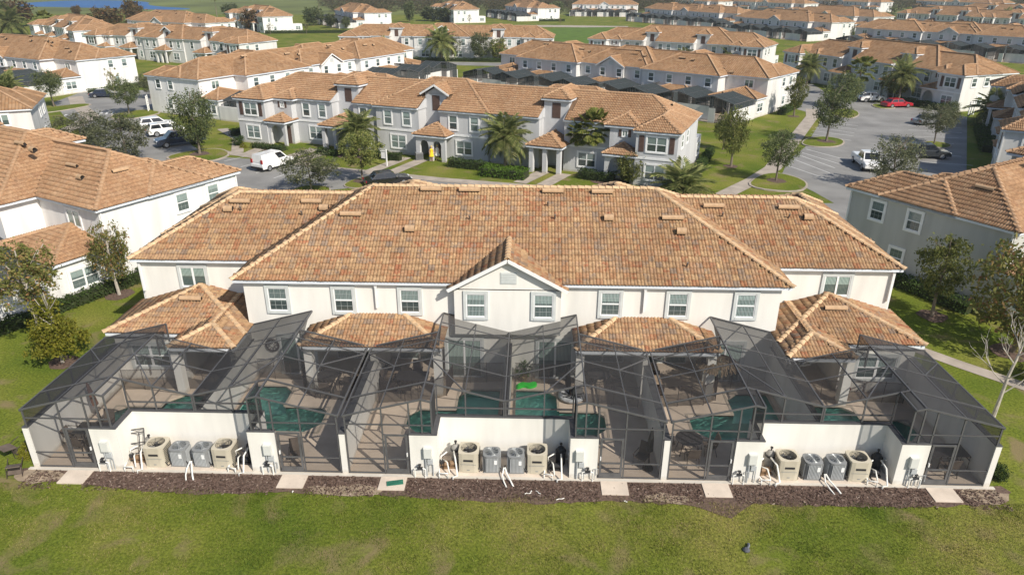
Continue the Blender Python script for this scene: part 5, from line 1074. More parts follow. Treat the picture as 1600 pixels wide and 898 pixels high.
# ------------------------------------------------------------ trees
CR = {}
def crown(kind, var):
    def mk():
        m, cl, per, r, ls, sh = {'oak': (L_OAK, 190, 40, .18, .038, 'round'), 'greyoak': (L_GREY, 170, 38, .17, .036, 'round'), 'olive': (L_OLIVE, 150, 36, .16, .046, 'oval'), 'autumn': (L_AUT, 140, 32, .16, .046, 'oval'), 'rust': (L_AUT, 150, 38, .17, .042, 'round'), 'yellow': (L_YEL, 150, 40, .17, .045, 'cone'), 'bush': (L_HEDGE, 90, 30, .25, .07, 'round'), 'conifer': (L_OAK, 90, 30, .16, .05, 'cone'), 'far': (L_OAK, 120, 24, .22, .085, 'round'), 'farautumn': (L_FAUT, 120, 24, .22, .085, 'round'), 'sparse': (L_AUT, 40, 22, .16, .055, 'oval')}[kind]
        return leaf_cloud('crown', m, cl, per, r, ls, 10+var*7, sh)
    return cached(('crown', kind, var), mk)
def trunk_mesh(var, bm):
    def mk():
        g = random.Random(var); b = MB(); b.tube([(0,0,-.02), (.02,.01,.35), (-.01,.02,.7), (.01,0,1.0)], [.026,.019,.014,.006], 8)
        for k in range(7):
            a = g.uniform(0, 2*PI); z = g.uniform(.42, .8); l = g.uniform(.14, .3); b.tube([(0,0,z), (.5*l*math.cos(a), .5*l*math.sin(a), z+.12), (l*math.cos(a), l*math.sin(a), z+.26)], [.009,.006,.003], 5)
        return b.mesh('trunk', bm)
    return cached(('trunk', var, bm.name), mk)
_tv = [0]
def tree(kind, x, y, h, wd, label, low=.3, group=None, bark=None, name='tree', lean=0):
    _tv[0] += 1; v = _tv[0] % 3; t = thing(name, label, 'tree', (x, y, 0), rnd.uniform(0, 6.28), group)
    link('trunk', trunk_mesh(v, bark or BARK), t, Matrix.Diagonal((h*.85 if wd > h*.5 else h*.6, h*.85 if wd > h*.5 else h*.6, h*.93, 1)))
    z0 = h*low; link('crown', crown(kind, v), t, Matrix.Translation((0, 0, (z0+h)/2)) @ Matrix.Diagonal((wd/2*.97, wd/2*.97, (h-z0)/2*.97, 1))); return t
TR = [('autumn',-26.4,10.3,6.4,4.2,'thin yellowing tree standing behind the dense yellow-green one on the left lawn',.42,BARKP),('yellow',-24.4,8.9,4.5,3.2,'dense yellow-green small tree with pale trunk on the left lawn',.17,BARKP),('autumn',-26.1,17.8,5.1,2.8,'olive and reddish young tree by the end wall of the left white block',.22,BARKP),
('olive',26.1,16.4,5.4,3.4,'young tree with split olive crown by the shaded grey end wall',.25,BARK),('rust',28.3,11.8,7.2,6.0,'broad rusty green tree at the right edge by the shaded wall',.08,BARK),
('greyoak',-20.4,42.3,4.1,6.2,'grey-green tree peeping over the near roof, left of the black car',.2,BARK),('olive',-16.3,46.2,5.2,4.6,'small olive tree on the verge left of the black car',.28,BARK),('oak',-38.0,57.3,7.7,5.4,'tall dark oak on the island beside the blue pickup',.2,BARK),('autumn',-33.5,66.0,5.4,2.6,'thin reddish tree on the grass behind the tall dark oak',.25,BARK),
('greyoak',-44.2,53.0,5.6,6.8,'grey-green tree behind the ridge of the left white block, right one',.12,BARK),('greyoak',-53.2,60.5,4.4,7.4,'grey-green tree behind the ridge of the left white block, left one',.12,BARK),('oak',-75.3,88.9,5.8,4.8,'dark oak on the island in front of the left edge block',.3,BARK),('oak',-59.9,82.7,5.2,5.0,'dark oak on the island by the crosswalk',.3,BARK),('sparse',-70.0,97.5,5.4,3.2,'pale sparse tree against the white end wall at left',.25,BARKP),('greyoak',-64.0,97.5,4.6,4.0,'grey-green tree right of the pale sparse tree at left',.2,BARK),
('oak',26.2,47.9,5.3,4.1,'round dark oak on the nearest parking island at right',.3,BARK),('oak',38.6,67.4,7.2,5.0,'wide dark oak on the middle parking island at right',.26,BARK),('olive',23.2,54.2,6.6,3.4,'upright olive tree on the lawn at the end of the grey row',.2,BARK),('olive',40.5,85.5,6.0,3.4,'olive tree with bare twigs on the far end of the right lawn',.2,BARK),('greyoak',36.7,45.6,5.5,5.2,'large grey-green tree standing beside the white pickup',.08,BARK),('greyoak',51.8,66.6,4.9,5.4,'round grey-green tree on a thin trunk above the grey car',.3,BARK),('oak',51.3,93.9,5.4,6.0,'dark oak left of the white patterned car',.15,BARK),('olive',62.5,101.0,4.8,6.0,'spreading olive tree behind the white patterned car',.25,BARK),
('olive',11.1,46.3,3.4,3.7,'bushy small tree by the corner window of the grey row',.08,BARK),('greyoak',-19.3,160.5,6.5,5.5,'grey-green tree before the third row, left of the lawn lane',.2,BARK),('oak',-11.9,157.0,7.2,6.2,'dark tree before the third row, right of the big palm',.15,BARK),('olive',-7.5,158.0,5.6,5.0,'olive tree before the third row, right of the dark one',.15,BARK),
('oak',-118.0,185.0,5.0,9.0,'wide dark tree before the upper left arched row',.1,BARK),('oak',-120.4+30,172.6,4.2,6.2,'round green tree in front of the upper left arched row',.15,BARK),
('farautumn',-207,273,10,15.4,'reddish brown tree at the top left corner',.1,BARK),('farautumn',-215,265,9,13,'second reddish brown tree at the top left corner, nearer the edge',.1,BARK),('farautumn',-165,264.7,8.2,13.5,'wide autumn brown tree below the lake',.1,BARK),('farautumn',-151,262,7.0,10,'autumn brown tree right of the wide one below the lake',.1,BARK),('farautumn',-173,300,9.5,9.2,'tall autumn tree standing against the lake',.1,BARK),('farautumn',-106,258,7.7,7.2,'rusty autumn tree left of the white block by the meadow',.08,BARK),('far',-147,344,6.6,9.4,'dark round tree at the meadow edge',.1,BARK),('farautumn',-231,355,5,5,'small brown tree on the near lake shore',.1,BARK),('far',-91,289,7.5,9.5,'dark tree behind the cages at top left of centre',.1,BARK),('far',-47,325,6.4,10,'bushy dark tree before the far block with bright end, left one',.05,BARK),('far',-39,318,6.4,9,'bushy dark tree before the far block with bright end, right one',.05,BARK),('far',-79,272,5.6,5.0,'small dark tree by the far pool walls left of centre',.2,BARK),('far',-72.5,270,4.6,3.6,'slim dark tree against a bright far end wall',.1,BARK),
('conifer',81.8,310.9,6.4,4.4,'dark conical tree before the far roofs, left of the pair',.02,BARK),('conifer',86.5,300,6.2,4.0,'dark conical tree before the far roofs, middle of three',.02,BARK),('conifer',91.9,305,7.4,5.2,'broad dark conical tree before the far roofs, right of three',.02,BARK),('conifer',147.6,306.9,8.0,8.0,'large dark conifer among the roofs at upper right',.02,BARK),('conifer',160,318,9.5,8.2,'tallest dark conifer among the roofs at upper right',.02,BARK),('conifer',107.8,231,4.8,3.0,'small conifer against a far bright end wall at upper right',.02,BARK),('conifer',100.5,229,3.0,2.2,'tiny conifer against a far bright end wall at upper right',.02,BARK),('far',-54.8,314.6,9.4,5.2,'dark upright tree at the top edge left of centre',.1,BARK),('far',13.4,382.4,7.2,8.5,'round dark tree at the top edge by the white gabled block',.1,BARK),('sparse',37.0,91.5,4.4,2.4,'slim bare-ish tree against the bright end wall of the pale grey row',.2,BARKP),
('sparse',-91.9,238.6,4.2,2.8,'thin young tree before the white end wall by the meadow, left',.25,BARK),('sparse',-79.6,240.5,4.5,2.5,'thin young tree before the white end wall by the meadow, right',.25,BARK),('sparse',-26.8,302.8,4.2,2.4,'thin young tree before a far bright end wall at top centre',.25,BARK),('sparse',12.3,297.1,3.6,2.4,'thin young tree on the edge of the far open lawn',.25,BARK),
('olive',24.3,62.5,4.4,3.0,'small olive tree close to the end wall of the grey row',.2,BARK),('oak',60.2,79.8,3.4,3.2,'low dark shrub tree by the right walk',.05,BARK)]
for k, x, y, h, wd, lb, lo, bk in TR: tree(k, x, y, h, wd, lb, lo, bark=bk)
# far tree line: single crowns nobody could pick apart
n = 620; g = np.random.default_rng(9); cm = crown('far', 1); co = np.empty(len(cm.vertices)*3, np.float32); cm.vertices.foreach_get('co', co); co = co.reshape(-1, 4, 3)[::9]
VV = []
for i in range(n):
    a = g.uniform(-.27, .70); d = g.uniform(412, 640); d = d if a < .12 else d+(a-.12)*160; x, y = d*math.sin(a), d*math.cos(a)-24; h = g.uniform(4.5, 8.5)
    if 15 < x < 70 and y < 400: continue
    if 95 < x < 300 and y < 445: continue
    VV.append(co*np.array([h*.9, h*.9, h*.5])+np.array([x, y, h*.45]))
tag(link('far_woods', np_mesh('far_woods', np.concatenate(VV), np.arange(sum(len(v) for v in VV)*4).reshape(-1, 4), leaf_mat('leaves_far', [(0, (.055, .06, .028)), (.6, (.10, .09, .042)), (1, (.16, .11, .06))]))), kind='stuff')
# bare tree at right
t = thing('bare_tree', 'leafless pale tree on the right lawn by the walk', 'tree', (23.4, 5.3, 0)); g = random.Random(4); b = MB(); b.tube([(0,0,0), (.05,0,1.2), (.12,.05,2.2), (.3,.05,3.6), (.5,.1,5.2)], [.1,.08,.07,.045,.012], 8); b.obj('trunk', BARKP, t)
def limb(p, d, l, r, lv, b):
    q = [p, p+d*l*.5+Vector((g.uniform(-.1,.1), g.uniform(-.1,.1), .06)), p+d*l+Vector((0, 0, l*.15))]; b.tube(q, [r, r*.7, r*.35], 5)
    if lv:
        for _ in range(3):
            s = q[1].lerp(q[2], g.uniform(0, 1)); nd = (d+Vector((g.uniform(-.7,.7), g.uniform(-.7,.7), g.uniform(-.1,.6)))).normalized(); limb(s, nd, l*.62, r*.55, lv-1, b)
for k in range(9):
    b = MB(); z = 1.3+k*.4; a = k*2.4; limb(Vector((.05+.07*z*.6, .02, z)), Vector((math.cos(a)*.75, math.sin(a)*.75, .65)).normalized(), 1.5-.09*k, .035, 2, b); b.obj('branch', BARKP, t)
# palms
def frond_mesh(var, fan=False):
    def mk():
        g = random.Random(var); b = MB()
        if fan:
            b.tube([(0,0,0), (.5,0,.06), (.95,0,-.02)], [.02,.015,.01], 4)
            for k in range(15):
                a = -1.35+2.7*k/14; l = .62*(1-.25*abs(a)/1.35); c, s = math.cos(a), math.sin(a); p = Vector((.93, 0, -.02)); d = Vector((c, s, 0)); q = Vector((-s, c, 0))*.12
                b.quad([p, p+d*l*.55-q+Vector((0,0,.0)), p+d*l+Vector((0,0,-.16)), p+d*l*.55+q])
        else:
            P_ = [Vector((x, 0, .55*x-.78*x*x)) for x in [i/10 for i in range(11)]]; b.tube(P_, [.016]*8+[.01,.007,.004], 4)
            for i in range(1, 21):
                x = i/21; z = .55*x-.78*x*x; l = .30*math.sin(PI*min(1, x*.85+.12))+.05
                for s in (-1, 1):
                    p = Vector((x, 0, z)); e = p+Vector((.16, s*l, -.09-g.uniform(0, .06))); b.quad([p, p.lerp(e, .5)+Vector((-.034, 0, .015)), e, p.lerp(e, .5)+Vector((.034, 0, .015))])
        return b.mesh('frond', L_FPALM if fan else L_PALM)
    return cached(('frond', var, fan), mk)
def palm(x, y, h, wd, label, fan=False, single=True, nf=34):
    t = thing('palm_tree', label, 'palm', (x, y, 0), rnd.uniform(0, 6)); L = wd/2*1.08/(1.5 if fan else .92); hb = max(.4, h-L*(.75 if not fan else .8)); b = MB()
    b.tube([(0,0,0), (.02,0,hb*.5), (0,0,hb), (0,0,hb+.25)], [.2,.16,.19,.08], 9); b.obj('trunk', BARK, t); ms = []
    for k in range(nf):
        el = R_(78-125*(k/nf)**.8) if not fan else R_(80-130*(k/nf)); a = k*2.39996; sc2 = L*rnd.uniform(.85, 1.1)
        M = Matrix.Translation((0, 0, hb+.1)) @ Matrix.Rotation(a, 4, 'Z') @ Matrix.Rotation(-el, 4, 'Y') @ Matrix.Diagonal((sc2, sc2, sc2, 1)); ms.append((k % 3, M))
    if single:
        for v, M in ms: link('frond', frond_mesh(v, fan), t, M)
    else:
        bb = MB()
        for v, M in ms:
            me = frond_mesh(v, fan); o = len(bb.v); bb.v += [tuple(M @ q.co) for q in me.vertices]; bb.f += [tuple(i+o for i in p.vertices) for p in me.polygons]; bb.mi += [0]*len(me.polygons); bb.uv += [(0,0)]*sum(len(p.vertices) for p in me.polygons)
        bb.obj('crown', L_FPALM if fan else L_PALM, t)
for x, y, h, wd, lb, fan, sg in ((-19.0,57.2,5.0,4.6,'date palm behind the olive tree at the grey row',0,1),(-1.9,52.6,5.4,4.9,'date palm above the bright green hedge of the grey row',0,1),(7.5,50.8,5.8,4.0,'fan palm rising beside the right porch of the grey row',1,1),(6.3,51.3,5.0,3.4,'shorter fan palm left of the tall one at the right porch',1,1),(15.6,42.8,2.7,5.6,'low palm whose fronds show over the near roof',0,1),(-77.7,82.5,5.6,5.2,'palm at the left edge before the pool walls',0,1),(-61.0,60.0,2.9,5.6,'low palm by the wall at left, behind the near white roof',0,1),
   (53.3,117.0,5.8,5.1,'palm by the far left end of the shaded row',0,0),(58.0,105.3,5.8,5.2,'yellowish fan palm behind the white patterned car',1,0),(61.6,97.6,6.8,5.2,'tall date palm right of the fan palm at the shaded row',0,0),(66.0,79.5,4.4,5.6,'low palm near the right picture edge',0,0),(-179.7,231.2,9.0,11.0,'big palm by the top left corner roofs',0,0),(-21.5,157.5,7.6,7.4,'broad palm before the third row, beside its gable',0,0),(-86.7,159.7,5.2,5.4,'palm before the upper left arched row',0,0),(-36.6,160.5,4.6,5.0,'palm left of the broad one before the third row',0,0),(-145.5,322.5,10.5,3.4,'slim tall palm at the meadow edge',1,0),(-101.6,336.6,10.5,3.4,'slim tall palm behind the cages at the top edge',1,0),(-11.0,165.9,6.5,6.0,'palm rising behind the dark tree before the third row',0,0),(44.5,141.5,4.5,5.6,'palm by the right end of the two-towered row',0,0),(36,147,4.5,5.0,'palm left of the end palm at the two-towered row',0,0),(198,329,6.0,6.4,'palm among the upper right roofs',0,0),(194,290,7.0,6.0,'palm among the upper right roofs, nearest the corner',0,0),(175,332,6.0,7.0,'clump palm among the upper right roofs, left one',0,0),(-150,205,8,6,'fan palm beside the block at the top left',1,0)): palm(x, y, h, wd, lb, bool(fan), bool(sg), (46 if fan else 34) if sg else 24)
# hedges and shrubs
def hedge(a, c, wd, h, m, label, name='hedge'):
    a, c = Vector((*a, 0)), Vector((*c, 0)); d = c-a; L = d.length; t = thing(name, label, 'hedge' if name == 'hedge' else 'shrub', a, math.atan2(d.y, d.x)); g = np.random.default_rng(int(abs(a.x*7+a.y*3)))
    n = int(L*(wd+2*h)*95); x = g.uniform(0, L, n); w_ = g.uniform(-1, 1, n); z = g.uniform(0, 1, n); f = g.uniform(0, 1, n)
    top = f < .5; yy = np.where(top, w_*wd/2, np.sign(w_)*wd/2); zz = np.where(top, h, z*h); bmp = .08*np.sin(x*2.1)+.05*np.sin(x*5.3); zz = zz*(1+bmp)
    c_ = np.stack([x, yy, zz], 1)+g.normal(0, .05, (n, 3)); nr = g.normal(0, 1, (n, 3)); nr /= np.linalg.norm(nr, axis=1)[:, None]; t1 = np.cross(nr, g.normal(0, 1, (n, 3))); t1 /= np.linalg.norm(t1, axis=1)[:, None]; t2 = np.cross(nr, t1); s = g.uniform(.05, .1, n)[:, None]
    V = np.stack([c_-t1*s, c_-t2*s*.6, c_+t1*s, c_+t2*s*.6], 1); link('foliage', np_mesh('foliage', V, np.arange(n*4).reshape(-1, 4), m), t)
    b = MB(); b.box(.15, L-.15, -wd/2+.17, wd/2-.17, 0, h*.8); b.obj('stems', STEM, t); return t
for a, c, wd, h, m, lb in (((-8.2,53.0),(-3.6,51.1),1.0,.9,L_HEDGE,'dark clipped hedge right of the arched porch of the grey row'),((-4.2,49.6),(.6,47.9),1.9,.95,L_BRIGHT,'bright green hedge under the date palm'),((-17.2,56.6),(-13.8,55.2),1.0,.8,L_HEDGE,'dark hedge left of the arched porch of the grey row'),((-30.4,11.5),(-25.6,20.8),1.0,.75,L_HEDGE,'long low hedge along the end of the left white block'),((24.8,23.8),(28.6,16.6),1.0,.8,L_HEDGE,'dark hedge at the foot of the shaded grey wall'),((17.3,47.0),(22.4,60.5),.8,.8,L_HEDGE,'hedge along the end wall of the grey row'),((38.6,86.5),(44.0,94),1.0,.9,L_HEDGE,'hedge along the end wall of the pale grey row'),((-77.0,101.5),(-70.2,116),1.2,.8,L_HEDGE,'hedge along the white end wall at left'),
    ((-38.2,67.5),(-34.0,77),1.0,.8,L_HEDGE,'hedge behind the tall dark oak'),((-45.5,80.5),(-38,95),1.0,.8,L_HEDGE,'hedge along the white row at upper left'),((66.3,91.0),(62.3,99.5),1.4,.9,L_HEDGE,'dark planting before the shaded row'),((56,62),(63,76),1.8,.8,L_HEDGE,'dark planting along the right walk'),((-34,158.3),(4,156),1.3,.8,L_HEDGE,'hedge before the third row'),((3.5,325),(15.5,327),1.6,1.0,L_HEDGE,'hedge at the foot of a far bright end wall'),((-95.5,243),(-62,250),1.6,1.0,L_HEDGE,'hedge at the foot of the white end wall by the meadow'),((-66,273),(-52,282),1.4,1.0,L_HEDGE,'hedge along the far pool walls left of centre'),((-33.2,61.5),(-28.6,59.6),1.1,.5,L_HEDGE,'low shrubs before the shuttered end of the grey row'),((-24.5,58.6),(-21.5,57.3),1.1,.6,L_HEDGE,'low shrubs before the left tower porch'),((6,48.7),(9.6,47.0),1.2,.9,L_HEDGE,'shrubs at the foot of the fan palms')): hedge(a, c, wd, h, m, lb)
def bush(x, y, r, h, k, lb):
    t = thing('bush', lb, 'bush', (x, y, 0), rnd.uniform(0, 6)); link('foliage', crown(k, 1), t, Matrix.Translation((0, 0, h*.5)) @ Matrix.Diagonal((r, r, h*.55, 1))); b = MB(); b.tube([(0,0,-.02), (.03,0,h*.5)], [.05,.02], 6); b.obj('stem', BARK, t)
for x, y, r, h, k, lb in ((-20.95,.75,.42,.75,'yellow','small bright bush by the front left corner post'),(20.75,.6,.45,.75,'bush','small dark bush by the front right corner post'),(-35.3,62.5,.9,1.1,'bush','round bush left of the shuttered end of the grey row'),(-34.3,61.2,.55,.7,'yellow','small yellow-green bush beside the round one at the grey row'),(-56.2,88.2,1.1,1.3,'bush','round bush beside the white stair post at left'),(46.5,42.6,1.6,1.3,'yellow','yellow-green clump palm bush behind the right grey block'),(27.6,8.6,1.1,1.4,'olive','ragged shrub behind the bare tree'),(-58.8,51,1.2,1.2,'bush','dark shrub by the wall at the left edge')): bush(x, y, r, h, k, lb)
for i, (x, y, r) in enumerate(((-24.4, 8.9, .8), (-26.1, 17.8, .9), (26.1, 16.4, .9), (26.2, 47.9, 1.0), (38.6, 67.4, 1.1), (-16.3, 46.2, .9), (-38, 57.3, 1.1), (23.2, 54.2, .8), (28.3, 11.8, 1.1), (-20, 57.5, 1.7), (-30.6, 60.8, 1.6), (9, 47.8, 2), (23.6, 21, 1.2), (40.5, 85.5, .9))): sheet('mulch_ring', ragged([(x+r*math.cos(k*PI/7), y+r*math.sin(k*PI/7)) for k in range(14)], .12, .4, i), .132 if i in (3, 4, 5, 6) else .021+.0003*i, MULCH)

# ------------------------------------------------------------ vehicles
RUB = mat('tyre_rubber', (.02, .02, .02), .8, .1); RIM = mat('wheel_rim', (.45, .46, .48), .3, .1, metal=.7); LAMPR = mat('tail_lamp', (.35, .015, .015), .3, .05); LAMPW = mat('head_lamp', (.75, .77, .8), .15, .05); BLK = mat('black_trim', (.02, .02, .022), .5, .1)
def paint(name, c, metal=.0):
    m = mat(name, c, .22, .05, 2, spec=.6, metal=metal); m.node_tree.nodes['Principled BSDF'].inputs['Coat Weight'].default_value = .6; return m
def car(name, label, cat, loc, deg, kind, p):
    t = thing(name, label, cat, (*loc, 0), R_(deg)); cfg = {
     'sedan': (4.7, 1.82, .30, .88, .95, [(-1.75,.88),(-1.2,1.38),(.35,1.42),(1.05,.93)], 1.42), 'suv': (4.6, 1.86, .34, 1.0, 1.0, [(-2.15,1.0),(-1.85,1.62),(.35,1.66),(1.1,1.02)], 1.35), 'van': (4.5, 1.85, .32, 1.05, 1.05, [(-2.2,1.05),(-2.1,1.84),(.6,1.86),(1.45,1.06)], 1.35), 'pickup': (5.7, 1.98, .45, 1.12, 1.12, [(-.55,1.12),(-.35,1.83),(1.0,1.85),(1.75,1.14)], 1.8)}[kind]
    L, Wd, z0, zs, zh, cab, wb_ = cfg; x0, x1 = -L/2, L/2; y = Wd/2
    low = [(x0, z0+.15), (x0+.05, z0), (x1-.1, z0), (x1, z0+.15), (x1-.02, zs-.28), (x1-.25, zs-.12), (cab[3][0], zs), (cab[0][0], zs), (x0+.08, zs-.04 if kind != 'sedan' else zs-.08), (x0, zs-.25)]
    b = MB(); n = len(low); V = []
    for yy, k in ((-y, 0), (-y+.07, 1), (y-.07, 1), (y, 0)):
        V.append([(px*(.975 if not k else 1), yy, pz if k == 1 else (pz-.05 if pz > z0+.3 else pz+.03)) for px, pz in low])
    for r_ in range(3):
        for i in range(n): j = (i+1) % n; b.quad([V[r_][i], V[r_][j], V[r_+1][j], V[r_+1][i]])
    b.quad(V[0][::-1]); b.quad(V[3])
    if kind == 'pickup': b.box(x0+.12, -.62, -y+.12, y-.12, zs-.02, zs-.01)
    # cabin
    c = cab; ti = .17
    bt, tp = [(c[0][0], c[0][1]), (c[3][0], c[3][1])], [(c[1][0], c[1][1]), (c[2][0], c[2][1])]
    B4 = [(c[0][0],-y+.08,zs-.01),(c[3][0],-y+.08,zs-.01),(c[3][0],y-.08,zs-.01),(c[0][0],y-.08,zs-.01)]; T4 = [(c[1][0],-y+.08+ti,c[1][1]),(c[2][0],-y+.08+ti,c[2][1]),(c[2][0],y-.08-ti,c[2][1]),(c[1][0],y-.08-ti,c[1][1])]
    b.quad(T4); 
    for i in range(4): j = (i+1) % 4; b.quad([B4[i], B4[j], T4[j], T4[i]])
    b.obj('body', p, t)
    def inset(q, f0, f1, g0, g1, off):
        q = [Vector(v) for v in q]; nn = (q[1]-q[0]).cross(q[3]-q[0]).normalized()*off; P = lambda u, v: q[0].lerp(q[1], u).lerp(q[3].lerp(q[2], u), v)+nn; return [P(f0,g0), P(f1,g0), P(f1,g1), P(f0,g1)]
    sides = [[B4[i], B4[(i+1)%4], T4[(i+1)%4], T4[i]] for i in range(4)]
    for i in (0, 2):
        if kind == 'van': sp = [(.66, .95)] if i == 0 else [(.05, .34)]
        else: sp = [(.06, .47), (.52, .95)]
        for u0, u1 in sp: g_ = MB(); g_.quad(inset(sides[i], u0, u1, .14, .88, .006)); g_.obj('side_window', CARG, t)
    g_ = MB(); g_.quad(inset(sides[1], .06, .94, .1, .92, .006)); g_.obj('windscreen', CARG, t)
    if kind != 'van': g_ = MB(); g_.quad(inset(sides[3], .08, .92, .15, .88, .006)); g_.obj('rear_window', CARG, t)
    for sx in (-1, 1):
        for sy in (-1, 1):
            wx = sx*wb_; wr = .34 if kind in ('sedan', 'van') else .38; w_ = MB(); w_.tube([(wx, sy*(y-.2), wr), (wx, sy*(y+.015), wr)], wr, 16); wo = w_.obj('wheel', RUB, t); w_ = MB(); w_.tube([(wx, sy*(y-.02), wr), (wx, sy*(y+.025), wr)], wr*.62, 12); w_.obj('rim', RIM, wo)
    for sy in (-1, 1):
        g_ = MB(); g_.box(x1-.12, x1-.005, sy*(y-.3)-.2, sy*(y-.3)+.2, zs-.36, zs-.22); g_.obj('headlight', LAMPW, t)
        g_ = MB(); g_.box(x0-.012, x0+.1, sy*(y-.17)-.12, sy*(y-.17)+.12, zs-.32 if kind != 'van' else zs-.1, zs-.12 if kind != 'van' else zs+.3); g_.obj('tail_light', LAMPR, t)
        g_ = MB(); g_.box(c[3][0]-.35, c[3][0]-.2, sy*(y+.09)-.09, sy*(y+.09)+.09, zs-.02, zs+.13); g_.obj('mirror', p, t)
    g_ = MB(); g_.box(x1-.015, x1+.012, -.5, .5, z0+.25, zs-.38); g_.obj('grille', BLK, t)
    g_ = MB(); g_.box(x0-.03, x0+.12, -y+.06, y-.06, z0+.02, z0+.24); g_.box(x1-.12, x1+.03, -y+.06, y-.06, z0+.02, z0+.2); g_.obj('bumper', BLK if kind in ('suv', 'van') else p, t); return t
PW, PB, PN = paint('paint_white', (.80, .80, .79)), paint('paint_black', (.012, .012, .014)), paint('paint_navy', (.02, .028, .05)); PR = paint('paint_red', (.42, .012, .025)); PG = paint('paint_graphite', (.06, .065, .07), .3); PS = paint('paint_silver', (.3, .31, .32), .4)
m_ = paint('paint_patterned', (.8, .8, .79)); n_ = m_.node_tree; vo = N(n_, 'TexVoronoi'); vo.inputs['Scale'].default_value = 1.6; tc = N(n_, 'TexCoord'); n_.links.new(tc.outputs['Object'], vo.inputs['Vector']); rr_ = ramp(n_, [(.0, (.06, .06, .07)), (.34, (.80, .80, .79))], 'CONSTANT'); n_.links.new(vo.outputs['Distance'], rr_.inputs[0]); n_.links.new(rr_.outputs[0], n_.nodes['Principled BSDF'].inputs['Base Color']); PCAM = m_
car('delivery_van', 'white windowless van parked before the grey row', 'van', (-27.3, 51.6), 62, 'van', PW)
car('pickup_truck', 'dark blue pickup parked beside the tall dark oak', 'pickup', (-42.6, 62.4), 218, 'pickup', PN)
car('parked_car', 'white SUV parked nearest the dark blue pickup', 'car', (-47.2, 68.3), 38, 'suv', PW)
car('parked_car', 'white car half hidden behind the white SUV', 'car', (-50.4, 72.2), 38, 'suv', PW)
car('parked_car', 'dark sedan parked at the far end of the left parking turn', 'car', (-72.6, 98.9), 17, 'sedan', PN)
car('parked_car', 'black car whose roof shows over the near roof ridge', 'car', (-13.5, 45.3), 25, 'sedan', PB)
car('pickup_truck', 'white pickup standing alone in the right parking lot', 'pickup', (38.2, 54.6), 262, 'pickup', PW)
car('parked_car', 'dark grey SUV parked side-on at right', 'car', (47.2, 59.3), -8, 'suv', PG)
car('parked_car', 'red sedan parked before the arched porch at right', 'car', (60.0, 94.6), 12, 'sedan', PR)
car('parked_car', 'white car with dark patterned sides behind the tree', 'car', (58.2, 100.0), 6, 'suv', PCAM)
car('parked_car', 'silver car half hidden behind the round tree at right', 'car', (57.8, 80.2), 20, 'sedan', PS)
# ------------------------------------------------------------ small street things
t = thing('sale_sign', 'white sign post with a hanging white panel on the lawn of the grey row', 'sign', (-15.0, 52.7, 0), -.4); b = MB(); b.box(-.06, .06, -.06, .06, 0, 1.9); b.box(-.75, .06, -.045, .045, 1.62, 1.72); b.obj('post', TRIM, t); b = MB(); b.box(-.68, -.12, -.015, .015, .85, 1.55); b.obj('panel', TRIM, t)
t = thing('condenser', 'grey air conditioner in the left arch of the grey row porch', 'air conditioner', (-11.9, 55.9, 0), .35); b = MB(); b.box(-.4, .4, -.4, .4, 0, .85); b.obj('casing', ACG, t); b = MB()
for k in range(7): b.box(-.36, .36, -.415, -.401, .1+k*.1, .14+k*.1)
b.obj('louvre', DARK, t)
t = thing('stair_post', 'white lattice trellis by the end wall at left of the white row', 'trellis', (-58.3, 85.6, 0), 1.9); b = MB()
for s in (-.5, .5): b.box(s-.07, s+.07, -.07, .07, 0, 2.4)
for k in range(6): b.box(-.43, .43, -.03, .03, .4+k*.36, .5+k*.36)
b.obj('lattice', TRIM, t); t.name = 'trellis'
t = thing('trellis', 'white lattice trellis at the corner of the shaded row', 'trellis', (68.2, 88.0, 0), .4); b = MB()
for s in (-.5, 0, .5): b.box(s-.07, s+.07, -.07, .07, 0, 2.0)
b.box(-.43, .43, -.03, .03, 1.6, 1.7); b.obj('lattice', TRIM, t)
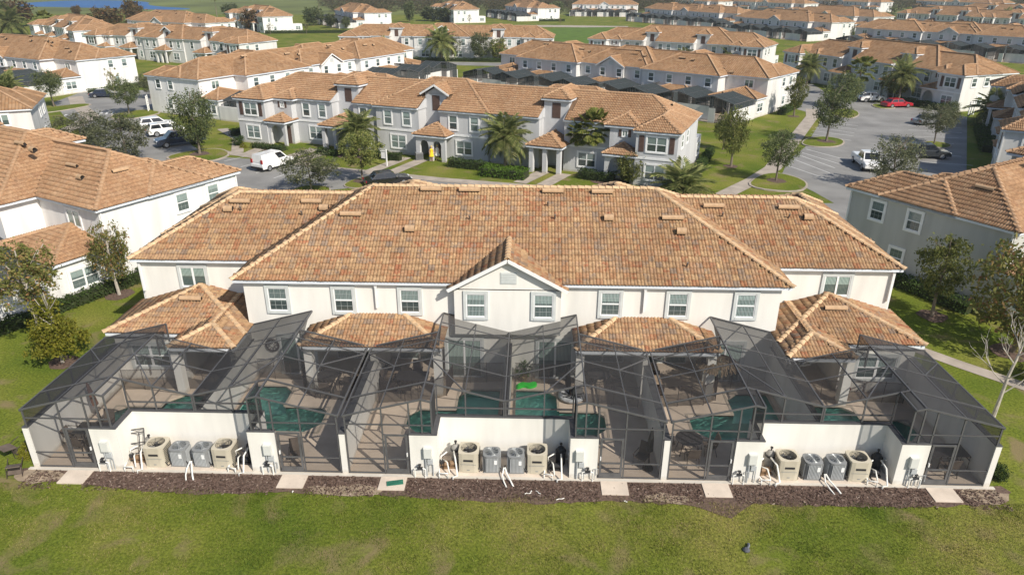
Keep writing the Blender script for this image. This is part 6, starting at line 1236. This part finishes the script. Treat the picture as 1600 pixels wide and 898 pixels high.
# ------------------------------------------------------------ person at the porch of the grey row
SKIN = mat('skin', (.52, .32, .23), .6, .06); YELL = mat('cloth_yellow', (.80, .55, .03), .8, .1); WHT = mat('cloth_white', (.78, .78, .78), .8, .05); HAIR = mat('hair_blond', (.55, .42, .2), .7, .2)
def person(loc, rz, label, cloth, hairm):
    bm = bmesh.new(); pts = {}; sk = bm.verts.layers.skin.verify()
    def v(k, co, r, ry=None): x = bm.verts.new(co); x[sk].radius = (r, ry or r); pts[k] = x
    v('pel', (0,0,.95), .135, .1); v('wai', (0,0,1.1), .115, .085); v('che', (0,0,1.3), .14, .1); v('nek', (0,0,1.46), .05); v('hd0', (0,-.01,1.55), .07); v('hd1', (0,-.02,1.66), .085); v('hd2', (0,-.01,1.73), .055)
    E = [('pel','wai'),('wai','che'),('che','nek'),('nek','hd0'),('hd0','hd1'),('hd1','hd2')]
    for s, n in ((-1,'l'), (1,'r')):
        v('sh'+n, (s*.17,0,1.39), .055); v('el'+n, (s*.25,.02,1.14), .042); v('wr'+n, (s*.23,-.12,.93), .028); v('pa'+n, (s*.225,-.16,.87), .03, .016)
        E += [('che','sh'+n),('sh'+n,'el'+n),('el'+n,'wr'+n),('wr'+n,'pa'+n)]
        for f in range(4): v('f%d%s' % (f, n), (s*(.205+.016*f), -.185-.006*(f % 3), .79+.008*abs(f-1)), .008); E.append(('pa'+n, 'f%d%s' % (f, n)))
        v('th'+n, (s*.185,-.2,.85), .009); E.append(('pa'+n, 'th'+n))
        v('hi'+n, (s*.09,0,.88), .088); v('kn'+n, (s*.1,-.03*s,.5), .056); v('an'+n, (s*.1,.03*s,.09), .036); v('to'+n, (s*.11,-.13+.03*s,.04), .034); E += [('pel','hi'+n),('hi'+n,'kn'+n),('kn'+n,'an'+n),('an'+n,'to'+n)]
    for a, b_ in E: bm.edges.new((pts[a], pts[b_]))
    pts['pel'][sk].use_root = True
    me = bpy.data.meshes.new('person'); bm.to_mesh(me); bm.free(); me.materials.append(SKIN); o = bpy.data.objects.new('person', me); C.objects.link(o); o.modifiers.new('skin', 'SKIN'); sb = o.modifiers.new('sub', 'SUBSURF'); sb.levels = sb.render_levels = 1
    o.location = (*loc, .04); o.rotation_euler.z = rz; tag(o, label, 'person')
    b = MB(); n = 16
    for r0, q0, z0_, r1, q1, z1_ in ((.30,.24,.55,.2,.15,.95), (.2,.15,.95,.165,.125,1.1), (.165,.125,1.1,.205,.14,1.32), (.205,.14,1.32,.09,.07,1.45)):
        for k in range(n): a, c = 2*PI*k/n, 2*PI*(k+1)/n; b.quad([(r0*math.cos(a), q0*math.sin(a), z0_), (r0*math.cos(c), q0*math.sin(c), z0_), (r1*math.cos(c), q1*math.sin(c), z1_), (r1*math.cos(a), q1*math.sin(a), z1_)])
    b.obj('dress', cloth, o, True)
    b = MB(); b.lathe([(.0, 1.79), (.07, 1.775), (.1, 1.71), (.105, 1.64), (.085, 1.56)], 12, (0, .015)); b.obj('hair', hairm, o, True)
    for s in (-1, 1): b = MB(); b.lathe([(0, 1.657), (.009, 1.665), (0, 1.673)], 6, (s*.032, -.1)); b.obj('eye', BLK, o)
    return o
person((-10.35, 55.1), .3, 'person in bright yellow clothing standing at the right arch of the grey row', YELL, HAIR)
person((-9.75, 55.6), -.2, 'person in white clothing standing just behind the one in yellow', WHT, HAIR)

# ------------------------------------------------------------ air
m_ = bpy.data.materials.new('haze_air'); m_.use_nodes = True; n_ = m_.node_tree; n_.nodes.clear(); o_ = N(n_, 'OutputMaterial'); pv = N(n_, 'VolumePrincipled'); pv.inputs['Color'].default_value = (.86, .90, .95, 1); pv.inputs['Density'].default_value = .00024; pv.inputs['Anisotropy'].default_value = .2
n_.links.new(pv.outputs[0], o_.inputs['Volume']); b = MB(); b.box(-2600, 2600, -120, 2600, -3, 23); tag(b.obj('haze', m_), kind='stuff')
